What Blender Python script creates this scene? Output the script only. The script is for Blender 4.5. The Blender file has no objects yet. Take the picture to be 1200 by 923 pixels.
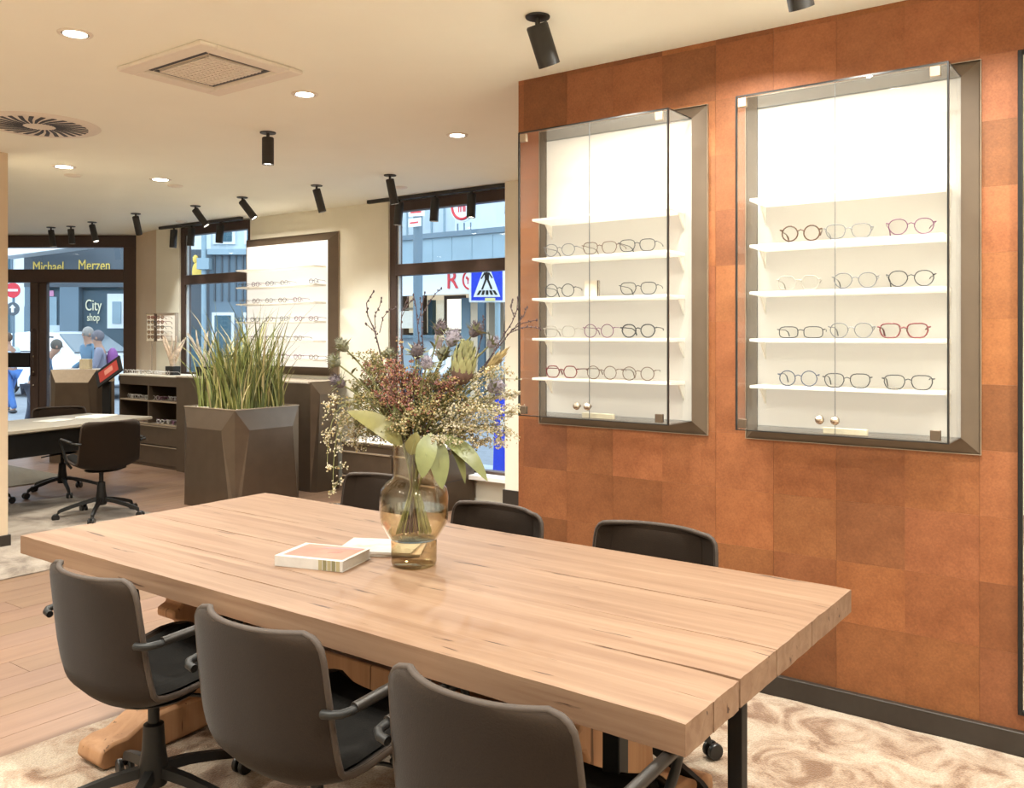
import bpy, bmesh, math, random
from mathutils import Vector, Matrix
random.seed(11)
SC = bpy.context.scene
COL = SC.collection
PI = math.pi
YAW = math.radians(36.4)

# ---------------------------------------------------------------- camera, sky, exposure
cam = bpy.data.cameras.new('camera')
cam.sensor_width = 36.0
cam.lens = 36.0 * 1040 / 1200
cam.shift_y = -69.5 / 1200
cam.clip_start = 0.02
cam.clip_end = 300
camo = bpy.data.objects.new('camera', cam)
COL.objects.link(camo)
camo.location = (0, 0, 1.5)
camo.rotation_euler = (PI / 2, 0, YAW)
SC.camera = camo

W = bpy.data.worlds.new('overcast_sky')
SC.world = W
W.use_nodes = True
wn = W.node_tree.nodes
wl = W.node_tree.links
bg = wn['Background']
bg.inputs['Color'].default_value = (0.78, 0.89, 1.0, 1)
bg.inputs['Strength'].default_value = 1.75

SC.view_settings.view_transform = 'Standard'
SC.view_settings.look = 'None'
SC.view_settings.gamma = 1.0
SC.view_settings.use_curve_mapping = False
SC.view_settings.exposure = .95
SC.cycles.max_bounces = 14
SC.cycles.diffuse_bounces = 6
SC.cycles.glossy_bounces = 5
SC.cycles.transmission_bounces = 8
SC.cycles.transparent_max_bounces = 32
SC.cycles.use_denoising = True
SC.cycles.sample_clamp_indirect = 6.0
SC.cycles.caustics_reflective = False
SC.cycles.caustics_refractive = False
WARM = (1.0, 0.98, 0.89)
LAMP_SPOT, LAMP_DOWN, LAMP_BACK = 36.0, 22.0, .17

# ---------------------------------------------------------------- mesh helper
class MB:
    def __init__(s):
        s.v = []; s.f = []; s.m = []; s.cur = 0
    def add(s, vs, fs):
        o = len(s.v)
        s.v += [tuple(p) for p in vs]
        for f in fs:
            s.f.append(tuple(i + o for i in f)); s.m.append(s.cur)
        return s
    def box(s, a, b):
        x0, y0, z0 = a; x1, y1, z1 = b
        return s.add([(x0,y0,z0),(x1,y0,z0),(x1,y1,z0),(x0,y1,z0),(x0,y0,z1),(x1,y0,z1),(x1,y1,z1),(x0,y1,z1)],
                     [(0,3,2,1),(4,5,6,7),(0,1,5,4),(1,2,6,5),(2,3,7,6),(3,0,4,7)])
    def cbox(s, c, d):
        return s.box([c[i]-d[i]/2 for i in range(3)], [c[i]+d[i]/2 for i in range(3)])
    def prism(s, pts, ax, a0, a1):
        """polygon pts (2-D) extruded along axis ax (0,1,2) from a0 to a1"""
        def mk(p, a):
            if ax == 0: return (a, p[0], p[1])
            if ax == 1: return (p[0], a, p[1])
            return (p[0], p[1], a)
        n = len(pts)
        vs = [mk(p, a0) for p in pts] + [mk(p, a1) for p in pts]
        fs = [tuple(range(n))[::-1], tuple(range(n, 2*n))]
        fs += [(i, (i+1) % n, n+(i+1) % n, n+i) for i in range(n)]
        return s.add(vs, fs)
    def tube(s, path, r, n=8, close=False):
        path = [Vector(p) for p in path]
        m = len(path)
        rs = r if isinstance(r, (list, tuple)) else [r] * m
        vs = []; up = None
        for i in range(m):
            if close: t = path[(i+1) % m] - path[i-1]
            else: t = path[min(i+1, m-1)] - path[max(i-1, 0)]
            if t.length < 1e-9: t = Vector((0, 0, 1))
            t.normalize()
            if up is None:
                up = Vector((0, 0, 1)) if abs(t.z) < .9 else Vector((1, 0, 0))
            u = up - t * up.dot(t)
            if u.length < 1e-6: u = t.orthogonal()
            u.normalize(); w = t.cross(u); up = u
            for k in range(n):
                a = 2 * PI * k / n
                vs.append(path[i] + (u * math.cos(a) + w * math.sin(a)) * rs[i])
        fs = []
        for i in range(m if close else m - 1):
            j = (i + 1) % m
            for k in range(n):
                k2 = (k + 1) % n
                fs.append((i*n+k, i*n+k2, j*n+k2, j*n+k))
        if not close:
            fs.append(tuple(range(n))[::-1]); fs.append(tuple((m-1)*n + k for k in range(n)))
        return s.add(vs, fs)
    def lathe(s, prof, n=24, c=(0, 0, 0), caps=True):
        vs = []; fs = []; m = len(prof)
        for r, z in prof:
            for k in range(n):
                a = 2 * PI * k / n
                vs.append((c[0] + r*math.cos(a), c[1] + r*math.sin(a), c[2] + z))
        for i in range(m - 1):
            for k in range(n):
                k2 = (k+1) % n
                fs.append((i*n+k, i*n+k2, (i+1)*n+k2, (i+1)*n+k))
        if caps: fs.append(tuple(range(n))[::-1]); fs.append(tuple((m-1)*n + k for k in range(n)))
        return s.add(vs, fs)
    def ball(s, c, r, n=10, m=6):
        if not isinstance(r, (tuple, list)): r = (r, r, r)
        vs = [(c[0], c[1], c[2]-r[2])]
        for i in range(1, m):
            t = PI * i / m
            for k in range(n):
                a = 2*PI*k/n
                vs.append((c[0]+r[0]*math.sin(t)*math.cos(a), c[1]+r[1]*math.sin(t)*math.sin(a), c[2]-r[2]*math.cos(t)))
        vs.append((c[0], c[1], c[2]+r[2]))
        fs = []
        for k in range(n):
            fs.append((0, 1+(k+1) % n, 1+k))
            fs.append((len(vs)-1, 1+(m-2)*n+k, 1+(m-2)*n+(k+1) % n))
        for i in range(m-2):
            for k in range(n):
                k2 = (k+1) % n
                fs.append((1+i*n+k, 1+i*n+k2, 1+(i+1)*n+k2, 1+(i+1)*n+k))
        return s.add(vs, fs)
    def xf(s, M, start=0):
        for i in range(start, len(s.v)):
            s.v[i] = tuple(M @ Vector(s.v[i]))
        return s
    def build(s, name, mats, parent=None, loc=None, rz=0, smooth=62, bevel=0, seg=2):
        me = bpy.data.meshes.new(name)
        me.from_pydata(s.v, [], s.f)
        if not isinstance(mats, (list, tuple)): mats = [mats]
        for q in mats: me.materials.append(q)
        if any(s.m): me.polygons.foreach_set('material_index', s.m)
        me.update()
        if smooth:
            me.polygons.foreach_set('use_smooth', [True] * len(me.polygons))
            me.set_sharp_from_angle(angle=math.radians(smooth))
        o = bpy.data.objects.new(name, me)
        COL.objects.link(o)
        if parent is not None: o.parent = parent
        if loc is not None: o.location = loc
        if rz: o.rotation_euler = (0, 0, rz)
        if bevel:
            b = o.modifiers.new('edge_round', 'BEVEL'); b.width = bevel; b.segments = seg; b.limit_method = 'ANGLE'; b.angle_limit = math.radians(40)
        return o

def tag(o, label=None, cat=None, group=None, kind=None):
    if label: o['label'] = label
    if cat: o['category'] = cat
    if group: o['group'] = group
    if kind: o['kind'] = kind
    return o
def thing(name, label, cat, loc=(0, 0, 0), rz=0, group=None):
    o = bpy.data.objects.new(name, None); o.empty_display_size = .1
    COL.objects.link(o); o.location = loc; o.rotation_euler = (0, 0, rz)
    return tag(o, label, cat, group)
def struct(o, label=None):
    o['kind'] = 'structure'
    if label: o['label'] = label
    return o
def copy_thing(o, parent=None):
    c = o.copy(); COL.objects.link(c)
    if parent is not None: c.parent = parent
    for ch in list(o.children): copy_thing(ch, c)
    return c
def text(body, size, parent, mat, loc, rot, name='lettering', extrude=.004, align='CENTER', sx=1):
    cu = bpy.data.curves.new(name, 'FONT'); cu.body = body; cu.size = size; cu.extrude = extrude; cu.align_x = align; cu.align_y = 'CENTER'
    cu.materials.append(mat)
    tmp = bpy.data.objects.new(name, cu); me = bpy.data.meshes.new_from_object(tmp); bpy.data.objects.remove(tmp)
    o = bpy.data.objects.new(name, me); COL.objects.link(o); o.parent = parent; o.location = loc; o.rotation_euler = rot; o.scale = (sx, 1, 1)
    return o

# ---------------------------------------------------------------- materials
def _m(name):
    m = bpy.data.materials.new(name); m.use_nodes = True
    nt = m.node_tree
    return m, nt, nt.nodes['Principled BSDF'], nt.nodes.new, nt.links.new
def plain(name, col, rough=.5, metal=0, spec=.5, noise=.06, nscale=40, bump=0, coat=0, sheen=0):
    m, nt, b, N, L = _m(name)
    b.inputs['Roughness'].default_value = rough; b.inputs['Metallic'].default_value = metal
    b.inputs['Specular IOR Level'].default_value = spec
    b.inputs['Coat Weight'].default_value = coat
    b.inputs['Sheen Weight'].default_value = sheen
    tc = N('ShaderNodeTexCoord'); nz = N('ShaderNodeTexNoise'); nz.inputs['Scale'].default_value = nscale; nz.inputs['Detail'].default_value = 4
    L(tc.outputs['Object'], nz.inputs['Vector'])
    rp = N('ShaderNodeValToRGB')
    rp.color_ramp.elements[0].position = .3; rp.color_ramp.elements[1].position = .7
    rp.color_ramp.elements[0].color = [c*(1-noise) for c in col] + [1]
    rp.color_ramp.elements[1].color = [min(1, c*(1+noise)) for c in col] + [1]
    L(nz.outputs['Fac'], rp.inputs['Fac']); L(rp.outputs['Color'], b.inputs['Base Color'])
    if bump:
        bp = N('ShaderNodeBump'); bp.inputs['Strength'].default_value = bump; bp.inputs['Distance'].default_value = .004
        L(nz.outputs['Fac'], bp.inputs['Height']); L(bp.outputs['Normal'], b.inputs['Normal'])
    return m
def emit(name, col, s):
    m, nt, b, N, L = _m(name)
    b.inputs['Base Color'].default_value = (*[c*.40 for c in col], 1); b.inputs['Roughness'].default_value = .6
    b.inputs['Emission Color'].default_value = (*col, 1); b.inputs['Emission Strength'].default_value = s
    return m
def glass(name, tint=(.97, .985, .98), refl=1.0, edge=None):
    """thin pane: clear, tinted, mirror-like at grazing angles"""
    m, nt, b, N, L = _m(name); nt.nodes.remove(b)
    out = nt.nodes['Material Output']
    t = N('ShaderNodeBsdfTransparent'); g = N('ShaderNodeBsdfGlossy'); g.inputs['Roughness'].default_value = 0
    g.inputs['Color'].default_value = (.95, .97, 1, 1)
    fr = N('ShaderNodeLayerWeight'); fr.inputs['Blend'].default_value = .5
    pw = N('ShaderNodeMath'); pw.operation = 'POWER'; pw.inputs[1].default_value = 5.0
    mu = N('ShaderNodeMath'); mu.operation = 'MULTIPLY_ADD'; mu.inputs[1].default_value = .9*refl; mu.inputs[2].default_value = .035*refl; mu.use_clamp = True
    mx = N('ShaderNodeMixShader')
    L(fr.outputs['Facing'], pw.inputs[0]); L(pw.outputs[0], mu.inputs[0]); L(mu.outputs[0], mx.inputs[0]); L(t.outputs[0], mx.inputs[1]); L(g.outputs[0], mx.inputs[2]); L(mx.outputs[0], out.inputs['Surface'])
    if edge is None:
        t.inputs['Color'].default_value = (*tint, 1)
    else:
        lw = N('ShaderNodeLayerWeight'); lw.inputs['Blend'].default_value = .35
        rp = N('ShaderNodeValToRGB'); rp.color_ramp.elements[0].color = (*tint, 1); rp.color_ramp.elements[1].color = (*edge, 1)
        L(lw.outputs['Facing'], rp.inputs['Fac']); L(rp.outputs['Color'], t.inputs['Color'])
    return m
def wood(name, c0, c1, dark, axis=0, scale=1.0, rough=.5, crack=True, fine=1.0, tone=True):
    """grain running along one object axis; obj.color tints single boards"""
    m, nt, b, N, L = _m(name)
    tc = N('ShaderNodeTexCoord'); mp = N('ShaderNodeMapping')
    sc = [9*scale*fine] * 3; sc[axis] = .55*scale
    mp.inputs['Scale'].default_value = sc
    L(tc.outputs['Object'], mp.inputs['Vector'])
    oi = N('ShaderNodeObjectInfo')
    ad = N('ShaderNodeVectorMath'); ad.operation = 'ADD'
    cm = N('ShaderNodeCombineXYZ'); mm = N('ShaderNodeMath'); mm.operation = 'MULTIPLY'; mm.inputs[1].default_value = 37.0
    L(oi.outputs['Random'], mm.inputs[0]); L(mm.outputs[0], cm.inputs[axis])
    L(mp.outputs['Vector'], ad.inputs[0]); L(cm.outputs[0], ad.inputs[1])
    n1 = N('ShaderNodeTexNoise'); n1.inputs['Scale'].default_value = 1.6; n1.inputs['Detail'].default_value = 9; n1.inputs['Roughness'].default_value = .62; n1.inputs['Distortion'].default_value = .7
    L(ad.outputs[0], n1.inputs['Vector'])
    rp = N('ShaderNodeValToRGB'); e = rp.color_ramp.elements
    e[0].position = .30; e[0].color = (*c0, 1); e[1].position = .66; e[1].color = (*c1, 1)
    L(n1.outputs['Fac'], rp.inputs['Fac'])
    col = rp.outputs['Color']; height = n1.outputs['Fac']
    if crack:
        mp2 = N('ShaderNodeMapping'); s2 = [30*scale] * 3; s2[axis] = 2.2*scale; mp2.inputs['Scale'].default_value = s2
        L(tc.outputs['Object'], mp2.inputs['Vector'])
        n2 = N('ShaderNodeTexNoise'); n2.inputs['Scale'].default_value = 1.5; n2.inputs['Detail'].default_value = 5; n2.inputs['Distortion'].default_value = .35
        L(mp2.outputs['Vector'], n2.inputs['Vector'])
        r2 = N('ShaderNodeValToRGB'); q = r2.color_ramp.elements
        q[0].position = .668; q[0].color = (0, 0, 0, 1); q[1].position = .705; q[1].color = (1, 1, 1, 1)
        L(n2.outputs['Fac'], r2.inputs['Fac'])
        mx = N('ShaderNodeMixRGB'); mx.inputs[2].default_value = (*dark, 1)
        L(r2.outputs['Color'], mx.inputs[0]); L(col, mx.inputs[1]); col = mx.outputs[0]
    if tone:
        mt = N('ShaderNodeMixRGB'); mt.blend_type = 'MULTIPLY'; mt.inputs[0].default_value = 1
        L(col, mt.inputs[1]); L(oi.outputs['Color'], mt.inputs[2]); col = mt.outputs[0]
    L(col, b.inputs['Base Color'])
    b.inputs['Roughness'].default_value = rough; b.inputs['Specular IOR Level'].default_value = .35
    bp = N('ShaderNodeBump'); bp.inputs['Strength'].default_value = .25; bp.inputs['Distance'].default_value = .003
    L(height, bp.inputs['Height']); L(bp.outputs['Normal'], b.inputs['Normal'])
    return m
def copper():
    m, nt, b, N, L = _m('copper_leather')
    tc = N('ShaderNodeTexCoord'); n1 = N('ShaderNodeTexNoise'); n1.inputs['Scale'].default_value = 5; n1.inputs['Detail'].default_value = 6; n1.inputs['Roughness'].default_value = .6
    n2 = N('ShaderNodeTexNoise'); n2.inputs['Scale'].default_value = 130; n2.inputs['Detail'].default_value = 3
    L(tc.outputs['Object'], n1.inputs['Vector']); L(tc.outputs['Object'], n2.inputs['Vector'])
    rp = N('ShaderNodeValToRGB'); e = rp.color_ramp.elements
    e[0].position = .3; e[0].color = (.235, .078, .027, 1); e[1].position = .72; e[1].color = (.38, .145, .056, 1)
    L(n1.outputs['Fac'], rp.inputs['Fac'])
    r2 = N('ShaderNodeValToRGB'); q = r2.color_ramp.elements
    q[0].position = .3; q[0].color = (.86, .86, .86, 1); q[1].position = .7; q[1].color = (1.1, 1.1, 1.1, 1)
    L(n2.outputs['Fac'], r2.inputs['Fac'])
    m1 = N('ShaderNodeMixRGB'); m1.blend_type = 'MULTIPLY'; m1.inputs[0].default_value = 1
    L(rp.outputs['Color'], m1.inputs[1]); L(r2.outputs['Color'], m1.inputs[2])
    oi = N('ShaderNodeObjectInfo'); m2 = N('ShaderNodeMixRGB'); m2.blend_type = 'MULTIPLY'; m2.inputs[0].default_value = 1
    L(m1.outputs[0], m2.inputs[1]); L(oi.outputs['Color'], m2.inputs[2]); L(m2.outputs[0], b.inputs['Base Color'])
    b.inputs['Roughness'].default_value = .5; b.inputs['Metallic'].default_value = .25
    bp = N('ShaderNodeBump'); bp.inputs['Strength'].default_value = .2; bp.inputs['Distance'].default_value = .002
    L(n2.outputs['Fac'], bp.inputs['Height']); L(bp.outputs['Normal'], b.inputs['Normal'])
    return m
def rugmat(name, lo, mid, hi, s=1.0):
    m, nt, b, N, L = _m(name)
    tc = N('ShaderNodeTexCoord')
    n1 = N('ShaderNodeTexNoise'); n1.inputs['Scale'].default_value = 2.6*s; n1.inputs['Detail'].default_value = 8; n1.inputs['Roughness'].default_value = .66; n1.inputs['Distortion'].default_value = .9
    n2 = N('ShaderNodeTexNoise'); n2.inputs['Scale'].default_value = 150; n2.inputs['Detail'].default_value = 2
    L(tc.outputs['Object'], n1.inputs['Vector']); L(tc.outputs['Object'], n2.inputs['Vector'])
    rp = N('ShaderNodeValToRGB'); e = rp.color_ramp.elements
    e[0].position = .40; e[0].color = (*lo, 1); e[1].position = .58; e[1].color = (*hi, 1)
    k = e.new(.47); k.color = (*mid, 1)
    L(n1.outputs['Fac'], rp.inputs['Fac'])
    r2 = N('ShaderNodeValToRGB'); q = r2.color_ramp.elements
    q[0].position = .3; q[0].color = (.72, .72, .72, 1); q[1].position = .7; q[1].color = (1.12, 1.12, 1.12, 1)
    L(n2.outputs['Fac'], r2.inputs['Fac'])
    m1 = N('ShaderNodeMixRGB'); m1.blend_type = 'MULTIPLY'; m1.inputs[0].default_value = 1
    L(rp.outputs['Color'], m1.inputs[1]); L(r2.outputs['Color'], m1.inputs[2]); L(m1.outputs[0], b.inputs['Base Color'])
    b.inputs['Roughness'].default_value = .95; b.inputs['Specular IOR Level'].default_value = .1; b.inputs['Sheen Weight'].default_value = .3
    bp = N('ShaderNodeBump'); bp.inputs['Strength'].default_value = .7; bp.inputs['Distance'].default_value = .008
    L(n2.outputs['Fac'], bp.inputs['Height']); L(bp.outputs['Normal'], b.inputs['Normal'])
    return m

M = {}
M['ceiling'] = plain('ceiling_paint', (.93, .93, .83), .9, noise=.01, nscale=3)
M['wall'] = plain('wall_paint', (.80, .77, .66), .9, noise=.02, nscale=6)
M['tan'] = plain('tan_paint', (.66, .53, .38), .85, noise=.02, nscale=6)
M['white'] = plain('white_lacquer', (.88, .86, .82), .4, noise=.01)
M['skirt'] = plain('dark_skirting', (.026, .019, .014), .5, noise=.1)
M['bronze'] = plain('bronze_lacquer', (.118, .085, .059), .34, metal=.5, noise=.08, nscale=8)
M['frame_bronze'] = plain('frame_bronze', (.125, .09, .062), .42, metal=.3, noise=.06, nscale=8)
M['bronze_light'] = plain('bronze_edge', (.36, .28, .20), .4, metal=.3, noise=.05)
M['window_frame'] = plain('window_frame_brown', (.060, .034, .026), .45, noise=.08)
M['black'] = plain('black_powder_coat', (.009, .0085, .008), .5, spec=.3, noise=.1)
M['lampblack'] = plain('lamp_black', (.022, .019, .016), .5, noise=.1)
M['taupe'] = plain('taupe_fabric', (.0155, .0090, .0050), .9, spec=.12, noise=.12, nscale=260, bump=.2, sheen=.06)
M['piping'] = plain('piping_brown', (.034, .021, .0135), .7, noise=.1, nscale=200)
M['seatblack'] = plain('seat_black', (.009, .008, .007), .9, spec=.12, noise=.15, nscale=200, bump=.2)
M['armgrey'] = plain('arm_grey', (.022, .018, .015), .4, metal=.4)
M['wheel'] = plain('caster_plastic', (.01, .01, .01), .35)
M['chrome'] = plain('satin_nickel', (.62, .55, .47), .22, metal=1, noise=.03)
M['copper'] = copper()
M['tableoak'] = wood('old_oak', (.140, .074, .042), (.214, .133, .084), (.044, .019, .010), 0, 1.0, .55, fine=1.7)
M['tableend'] = wood('oak_base', (.26, .13, .062), (.38, .21, .11), (.09, .04, .018), 2, 1.0, .6)
M['plank'] = wood('floor_oak', (.175, .102, .065), (.228, .140, .092), (.3, .16, .09), 1, .8, .42, crack=False)
M['rug'] = rugmat('vintage_rug', (.19, .105, .06), (.315, .215, .145), (.42, .335, .25), 2.1)
M['rug2'] = rugmat('grey_rug', (.14, .10, .07), (.23, .18, .135), (.34, .28, .22), .8)
M['mat'] = plain('entrance_mat', (.16, .14, .11), .95, noise=.2, nscale=120, bump=.4)
M['pane'] = glass('clear_pane', (.985, .993, .99), .6)
M['pane_edge'] = plain('pane_edge', (.012, .012, .012), .3)
M['winpane'] = glass('window_pane', (.93, .97, .985), .8)
M['lens'] = glass('spectacle_lens', (.96, .97, .97), .6)
M['lens_brown'] = glass('tinted_lens', (.45, .35, .28), .7)
M['vase'] = glass('olive_glass', (.985, .972, .925), 1.4, (.80, .73, .54))
M['vasebase'] = glass('olive_glass_thick', (.84, .77, .60), 1.4, (.46, .38, .21))
M['water'] = glass('vase_water', (.985, .98, .95), .7, (.93, .90, .80))
M['backlit'] = emit('backlit_panel', (1.0, .93, .82), LAMP_BACK)
M['backlit_far'] = emit('backlit_panel_far', (1.0, .94, .85), .42)
M['lampglow'] = emit('lamp_glow', (1.0, .90, .74), 9.0)
def acrylic():
    m, nt, b, N, L = _m('shelf_acrylic')
    b.inputs['Base Color'].default_value = (.90, .88, .84, 1); b.inputs['Roughness'].default_value = .35
    t = N('ShaderNodeBsdfTranslucent'); t.inputs['Color'].default_value = (.95, .93, .88, 1)
    mx = N('ShaderNodeMixShader'); mx.inputs[0].default_value = .5
    L(b.outputs[0], mx.inputs[1]); L(t.outputs[0], mx.inputs[2]); L(mx.outputs[0], nt.nodes['Material Output'].inputs['Surface'])
    return m
M['acrylic'] = acrylic()
M['mirror'] = plain('mirror_silver', (.85, .85, .85), .02, metal=1, noise=0)
M['steelgrey'] = plain('vent_grey', (.45, .44, .46), .5)
M['ventdark'] = plain('vent_dark', (.05, .05, .06), .6)
M['vent'] = plain('vent_white', (.80, .74, .65), .6, noise=.02)
# ---------------------------------------------------------------- room shell
ZC = 2.78
rnd = random.Random(4)
fl = struct(MB().box((-12.8, -1.4, -.16), (1.4, 6.44, -.014)).build('floor', plain('floor_slab', (.35, .25, .18), .7), smooth=0))
pk_cache = {}
x = -12.7; c = 0
while x < 1.3:
    w = .196
    y = -1.3 - rnd.random() * 1.9
    while y < 6.44:
        L_ = 2.4
        a, b = max(y, -1.3), min(y + L_, 6.44)
        yend = 6.44 if x > -10.9 else 4.7 + (x + 12.7) * .95
        b = min(b, yend)
        if b - a > .05:
            key = round(b - a, 2)
            if key not in pk_cache:
                pk_cache[key] = MB().box((.0012, .0012, -.014), (w - .0012, key - .0012, 0)).build('plank', M['plank'], fl, smooth=0).data
                o = [q for q in fl.children][-1]
            else:
                o = bpy.data.objects.new('plank', pk_cache[key]); COL.objects.link(o); o.parent = fl
            o.location = (x, a, 0)
            t = rnd.uniform(.90, 1.05)
            o.color = (t, t * rnd.uniform(.97, 1.02), t * rnd.uniform(.95, 1.03), 1)
        y += L_
    x += w; c += 1

struct(MB().box((-12.8, -1.4, ZC), (1.4, 6.5, 2.95)).build('ceiling', M['ceiling'], smooth=0))
wr = struct(MB().box((-2.636, 3.648, 0), (1.4, 6.44, ZC)).build('wall_right', plain('tile_backing', (.16, .055, .02), .7), smooth=0))
# copper leather tiles, 0.2565 x 0.24 m
tm = {}
k0 = -9
for ci in range(-9, 8):
    xa, xb = -.55 + .2565 * ci, -.55 + .2565 * (ci + 1)
    xa, xb = max(xa, -2.636), min(xb, 1.35)
    if xb - xa < .01: continue
    for ri in range(0, 12):
        za = .838 + .24 * (ri - 3) - .0; zb = za + .24
        za, zb = max(za, .07), min(zb, ZC)
        if ri == 0: za = .07
        if zb - za < .01: continue
        key = (round(xb - xa, 3), round(zb - za, 3))
        if key not in tm:
            o = MB().box((.0002, -.018, .0002), (key[0] - .0002, 0, key[1] - .0002)).build('tile', M['copper'], wr, smooth=0)
            tm[key] = o.data
        else:
            o = bpy.data.objects.new('tile', tm[key]); COL.objects.link(o); o.parent = wr
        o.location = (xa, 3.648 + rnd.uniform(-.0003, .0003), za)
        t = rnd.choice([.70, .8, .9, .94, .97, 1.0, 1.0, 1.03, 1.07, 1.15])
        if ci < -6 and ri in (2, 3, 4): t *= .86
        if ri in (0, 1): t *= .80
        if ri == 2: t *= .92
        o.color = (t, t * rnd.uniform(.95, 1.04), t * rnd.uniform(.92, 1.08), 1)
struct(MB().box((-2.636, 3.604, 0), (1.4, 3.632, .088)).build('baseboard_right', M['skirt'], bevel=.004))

wb = MB()
wb.box((-8.10, 6.14, 0), (-6.0, 6.258, ZC))
wb.box((-9.92, 6.14, 0), (-9.44, 6.258, ZC))
wb.box((-9.44, 6.14, 0), (-8.10, 6.258, 1.0))
wb.box((-6.0, 6.14, 0), (-4.3, 6.258, .24))
struct(wb.build('wall_back', M['wall'], smooth=0))
struct(MB().prism([(-10.65, 6.31), (-9.92, 6.14), (-9.92, 6.44), (-10.5, 6.50)], 2, 0, ZC).build('wall_corner', M['tan'], smooth=0))
struct(MB().box((-4.46, 5.95, 0), (-2.62, 6.44, ZC)).build('pillar', M['wall'], smooth=0))
struct(MB().box((-4.475, 5.935, 0), (-2.64, 5.95, .205)).box((-4.475, 5.95, 0), (-4.46, 6.13, .205)).build('baseboard_pillar', M['skirt'], bevel=.003))
struct(MB().box((-9.9, 6.125, 0), (-4.475, 6.14, .03)).build('baseboard_back', M['skirt'], smooth=0))
struct(MB().box((-7.15, 2.35, 0), (-6.58, 2.93, ZC)).build('pillar', M['tan'], smooth=0))
struct(MB().box((-7.165, 2.335, 0), (-6.565, 2.945, .09)).build('baseboard_left', M['skirt'], bevel=.003))
struct(MB().box((-12.8, -1.4, 0), (1.4, -1.25, ZC)).build('wall_front', M['wall'], smooth=0))
struct(MB().box((1.3, -1.25, 0), (1.4, 3.65, ZC)).build('wall_side', M['wall'], smooth=0))
struct(MB().box((-12.8, -1.25, 0), (-12.7, 4.75, ZC)).build('wall_left', M['wall'], smooth=0))

# ---------------------------------------------------------------- windows in the back wall
def window(name, x0, x1, z0, z1, bar0, bar1, jl=.085, jr=.07):
    yf = 6.16
    o = MB().box((x0, yf, z0), (x0 + jl, yf + .09, z1)).build(name, M['window_frame'], bevel=.006)
    struct(o)
    MB().box((x1 - jr, yf, z0), (x1, yf + .09, z1)).build('jamb', M['window_frame'], o, bevel=.006)
    MB().box((x0 + jl, yf, z1 - .10), (x1 - jr, yf + .09, z1)).build('head_rail', M['window_frame'], o, bevel=.006)
    MB().box((x0 + jl, yf - .01, bar0), (x1 - jr, yf + .09, bar1)).build('transom', M['window_frame'], o, bevel=.006)
    MB().box((x0 + jl, yf, z0), (x1 - jr, yf + .09, z0 + .06)).build('bottom_rail', M['window_frame'], o, bevel=.006)
    MB().box((x0 + jl + .001, yf + .045, bar1 + .001), (x1 - jr - .001, yf + .051, z1 - .101)).build('pane', M['winpane'], o, smooth=0)
    MB().box((x0 + jl + .001, yf + .045, z0 + .061), (x1 - jr - .001, yf + .051, bar0 - .001)).build('pane', M['winpane'], o, smooth=0)
    # pale gasket beside the glass
    MB().box((x0 + jl, yf + .02, bar1), (x0 + jl + .018, yf + .044, z1 - .10)).box((x0 + jl, yf + .02, z0 + .06), (x0 + jl + .018, yf + .044, bar0)).build('gasket', plain('gasket_grey', (.55, .60, .63), .5), o, smooth=0)
    return o
window('window_1', -6.0, -4.40, .24, ZC - .01, 2.06, 2.17)
window('window_2', -9.44, -8.10, 1.0, ZC - .01, 2.09, 2.20)
struct(MB().box((-6.0, 6.02, .235), (-4.465, 6.158, .275)).build('window_sill', M['white'], bevel=.004))

# ---------------------------------------------------------------- corner entrance, turned 36 degrees
DO = Vector((-.5934 * 11.4 - .5 * 1.2 * .8049 - 0, 0, 0))
def corner(a, d, z=0):
    """a metres along the entrance front, d metres away from the room's viewing corner"""
    return (a * .8049 - d * .5934, a * .5934 + d * .8049, z)
door = MB()
door.box((-6.9, 0, 2.62), (-4.82, .12, ZC - .005))
dr = struct(door.build('door_1', M['window_frame'], loc=corner(0, 11.4), rz=YAW, bevel=.006))
def dp(a, b, name, mat='window_frame', bev=.006): return MB().box(a, b).build(name, M[mat], dr, bevel=bev)
dp((-4.995, 0, 0), (-4.82, .12, 2.62), 'jamb')
dp((-6.9, 0, 0), (-6.62, .12, 2.62), 'jamb')
dp((-6.62, 0, 2.17), (-4.995, .12, 2.34), 'transom')
dp((-6.20, .01, 0), (-6.09, .09, 2.17), 'stile'); dp((-6.085, .01, 0), (-5.985, .09, 2.17), 'stile')
dp((-6.62, .01, 0), (-6.20, .09, .12), 'bottom_rail'); dp((-5.985, .01, 0), (-4.995, .09, .12), 'bottom_rail')
dp((-6.62, .0, 1.08), (-6.20, .07, 1.27), 'letter_plate', 'black')
dp((-6.619, .05, 2.341), (-4.996, .056, 2.619), 'pane', 'winpane', 0)
dp((-6.619, .05, .121), (-6.201, .056, 2.169), 'pane', 'winpane', 0)
dp((-5.984, .05, .121), (-4.996, .056, 2.169), 'pane', 'winpane', 0)
hd = MB().tube([(-6.145, .0, .98), (-6.145, -.05, 1.0), (-6.145, -.05, 1.55), (-6.145, 0, 1.57)], .012, 8).build('pull_handle', M['window_frame'], dr)
for zz in (.85, 1.02, 1.22):
    MB().ball((-6.145, -.005, zz), (.014, .012, .014)).build('lock', M['chrome'], dr)
# facade over and beside the entrance keeps the daylight out of the corner
struct(MB().box((-9.2, .02, 0), (-6.9, .14, ZC)).build('wall_entrance', M['tan'], loc=corner(0, 11.4), rz=YAW, smooth=0))

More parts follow.
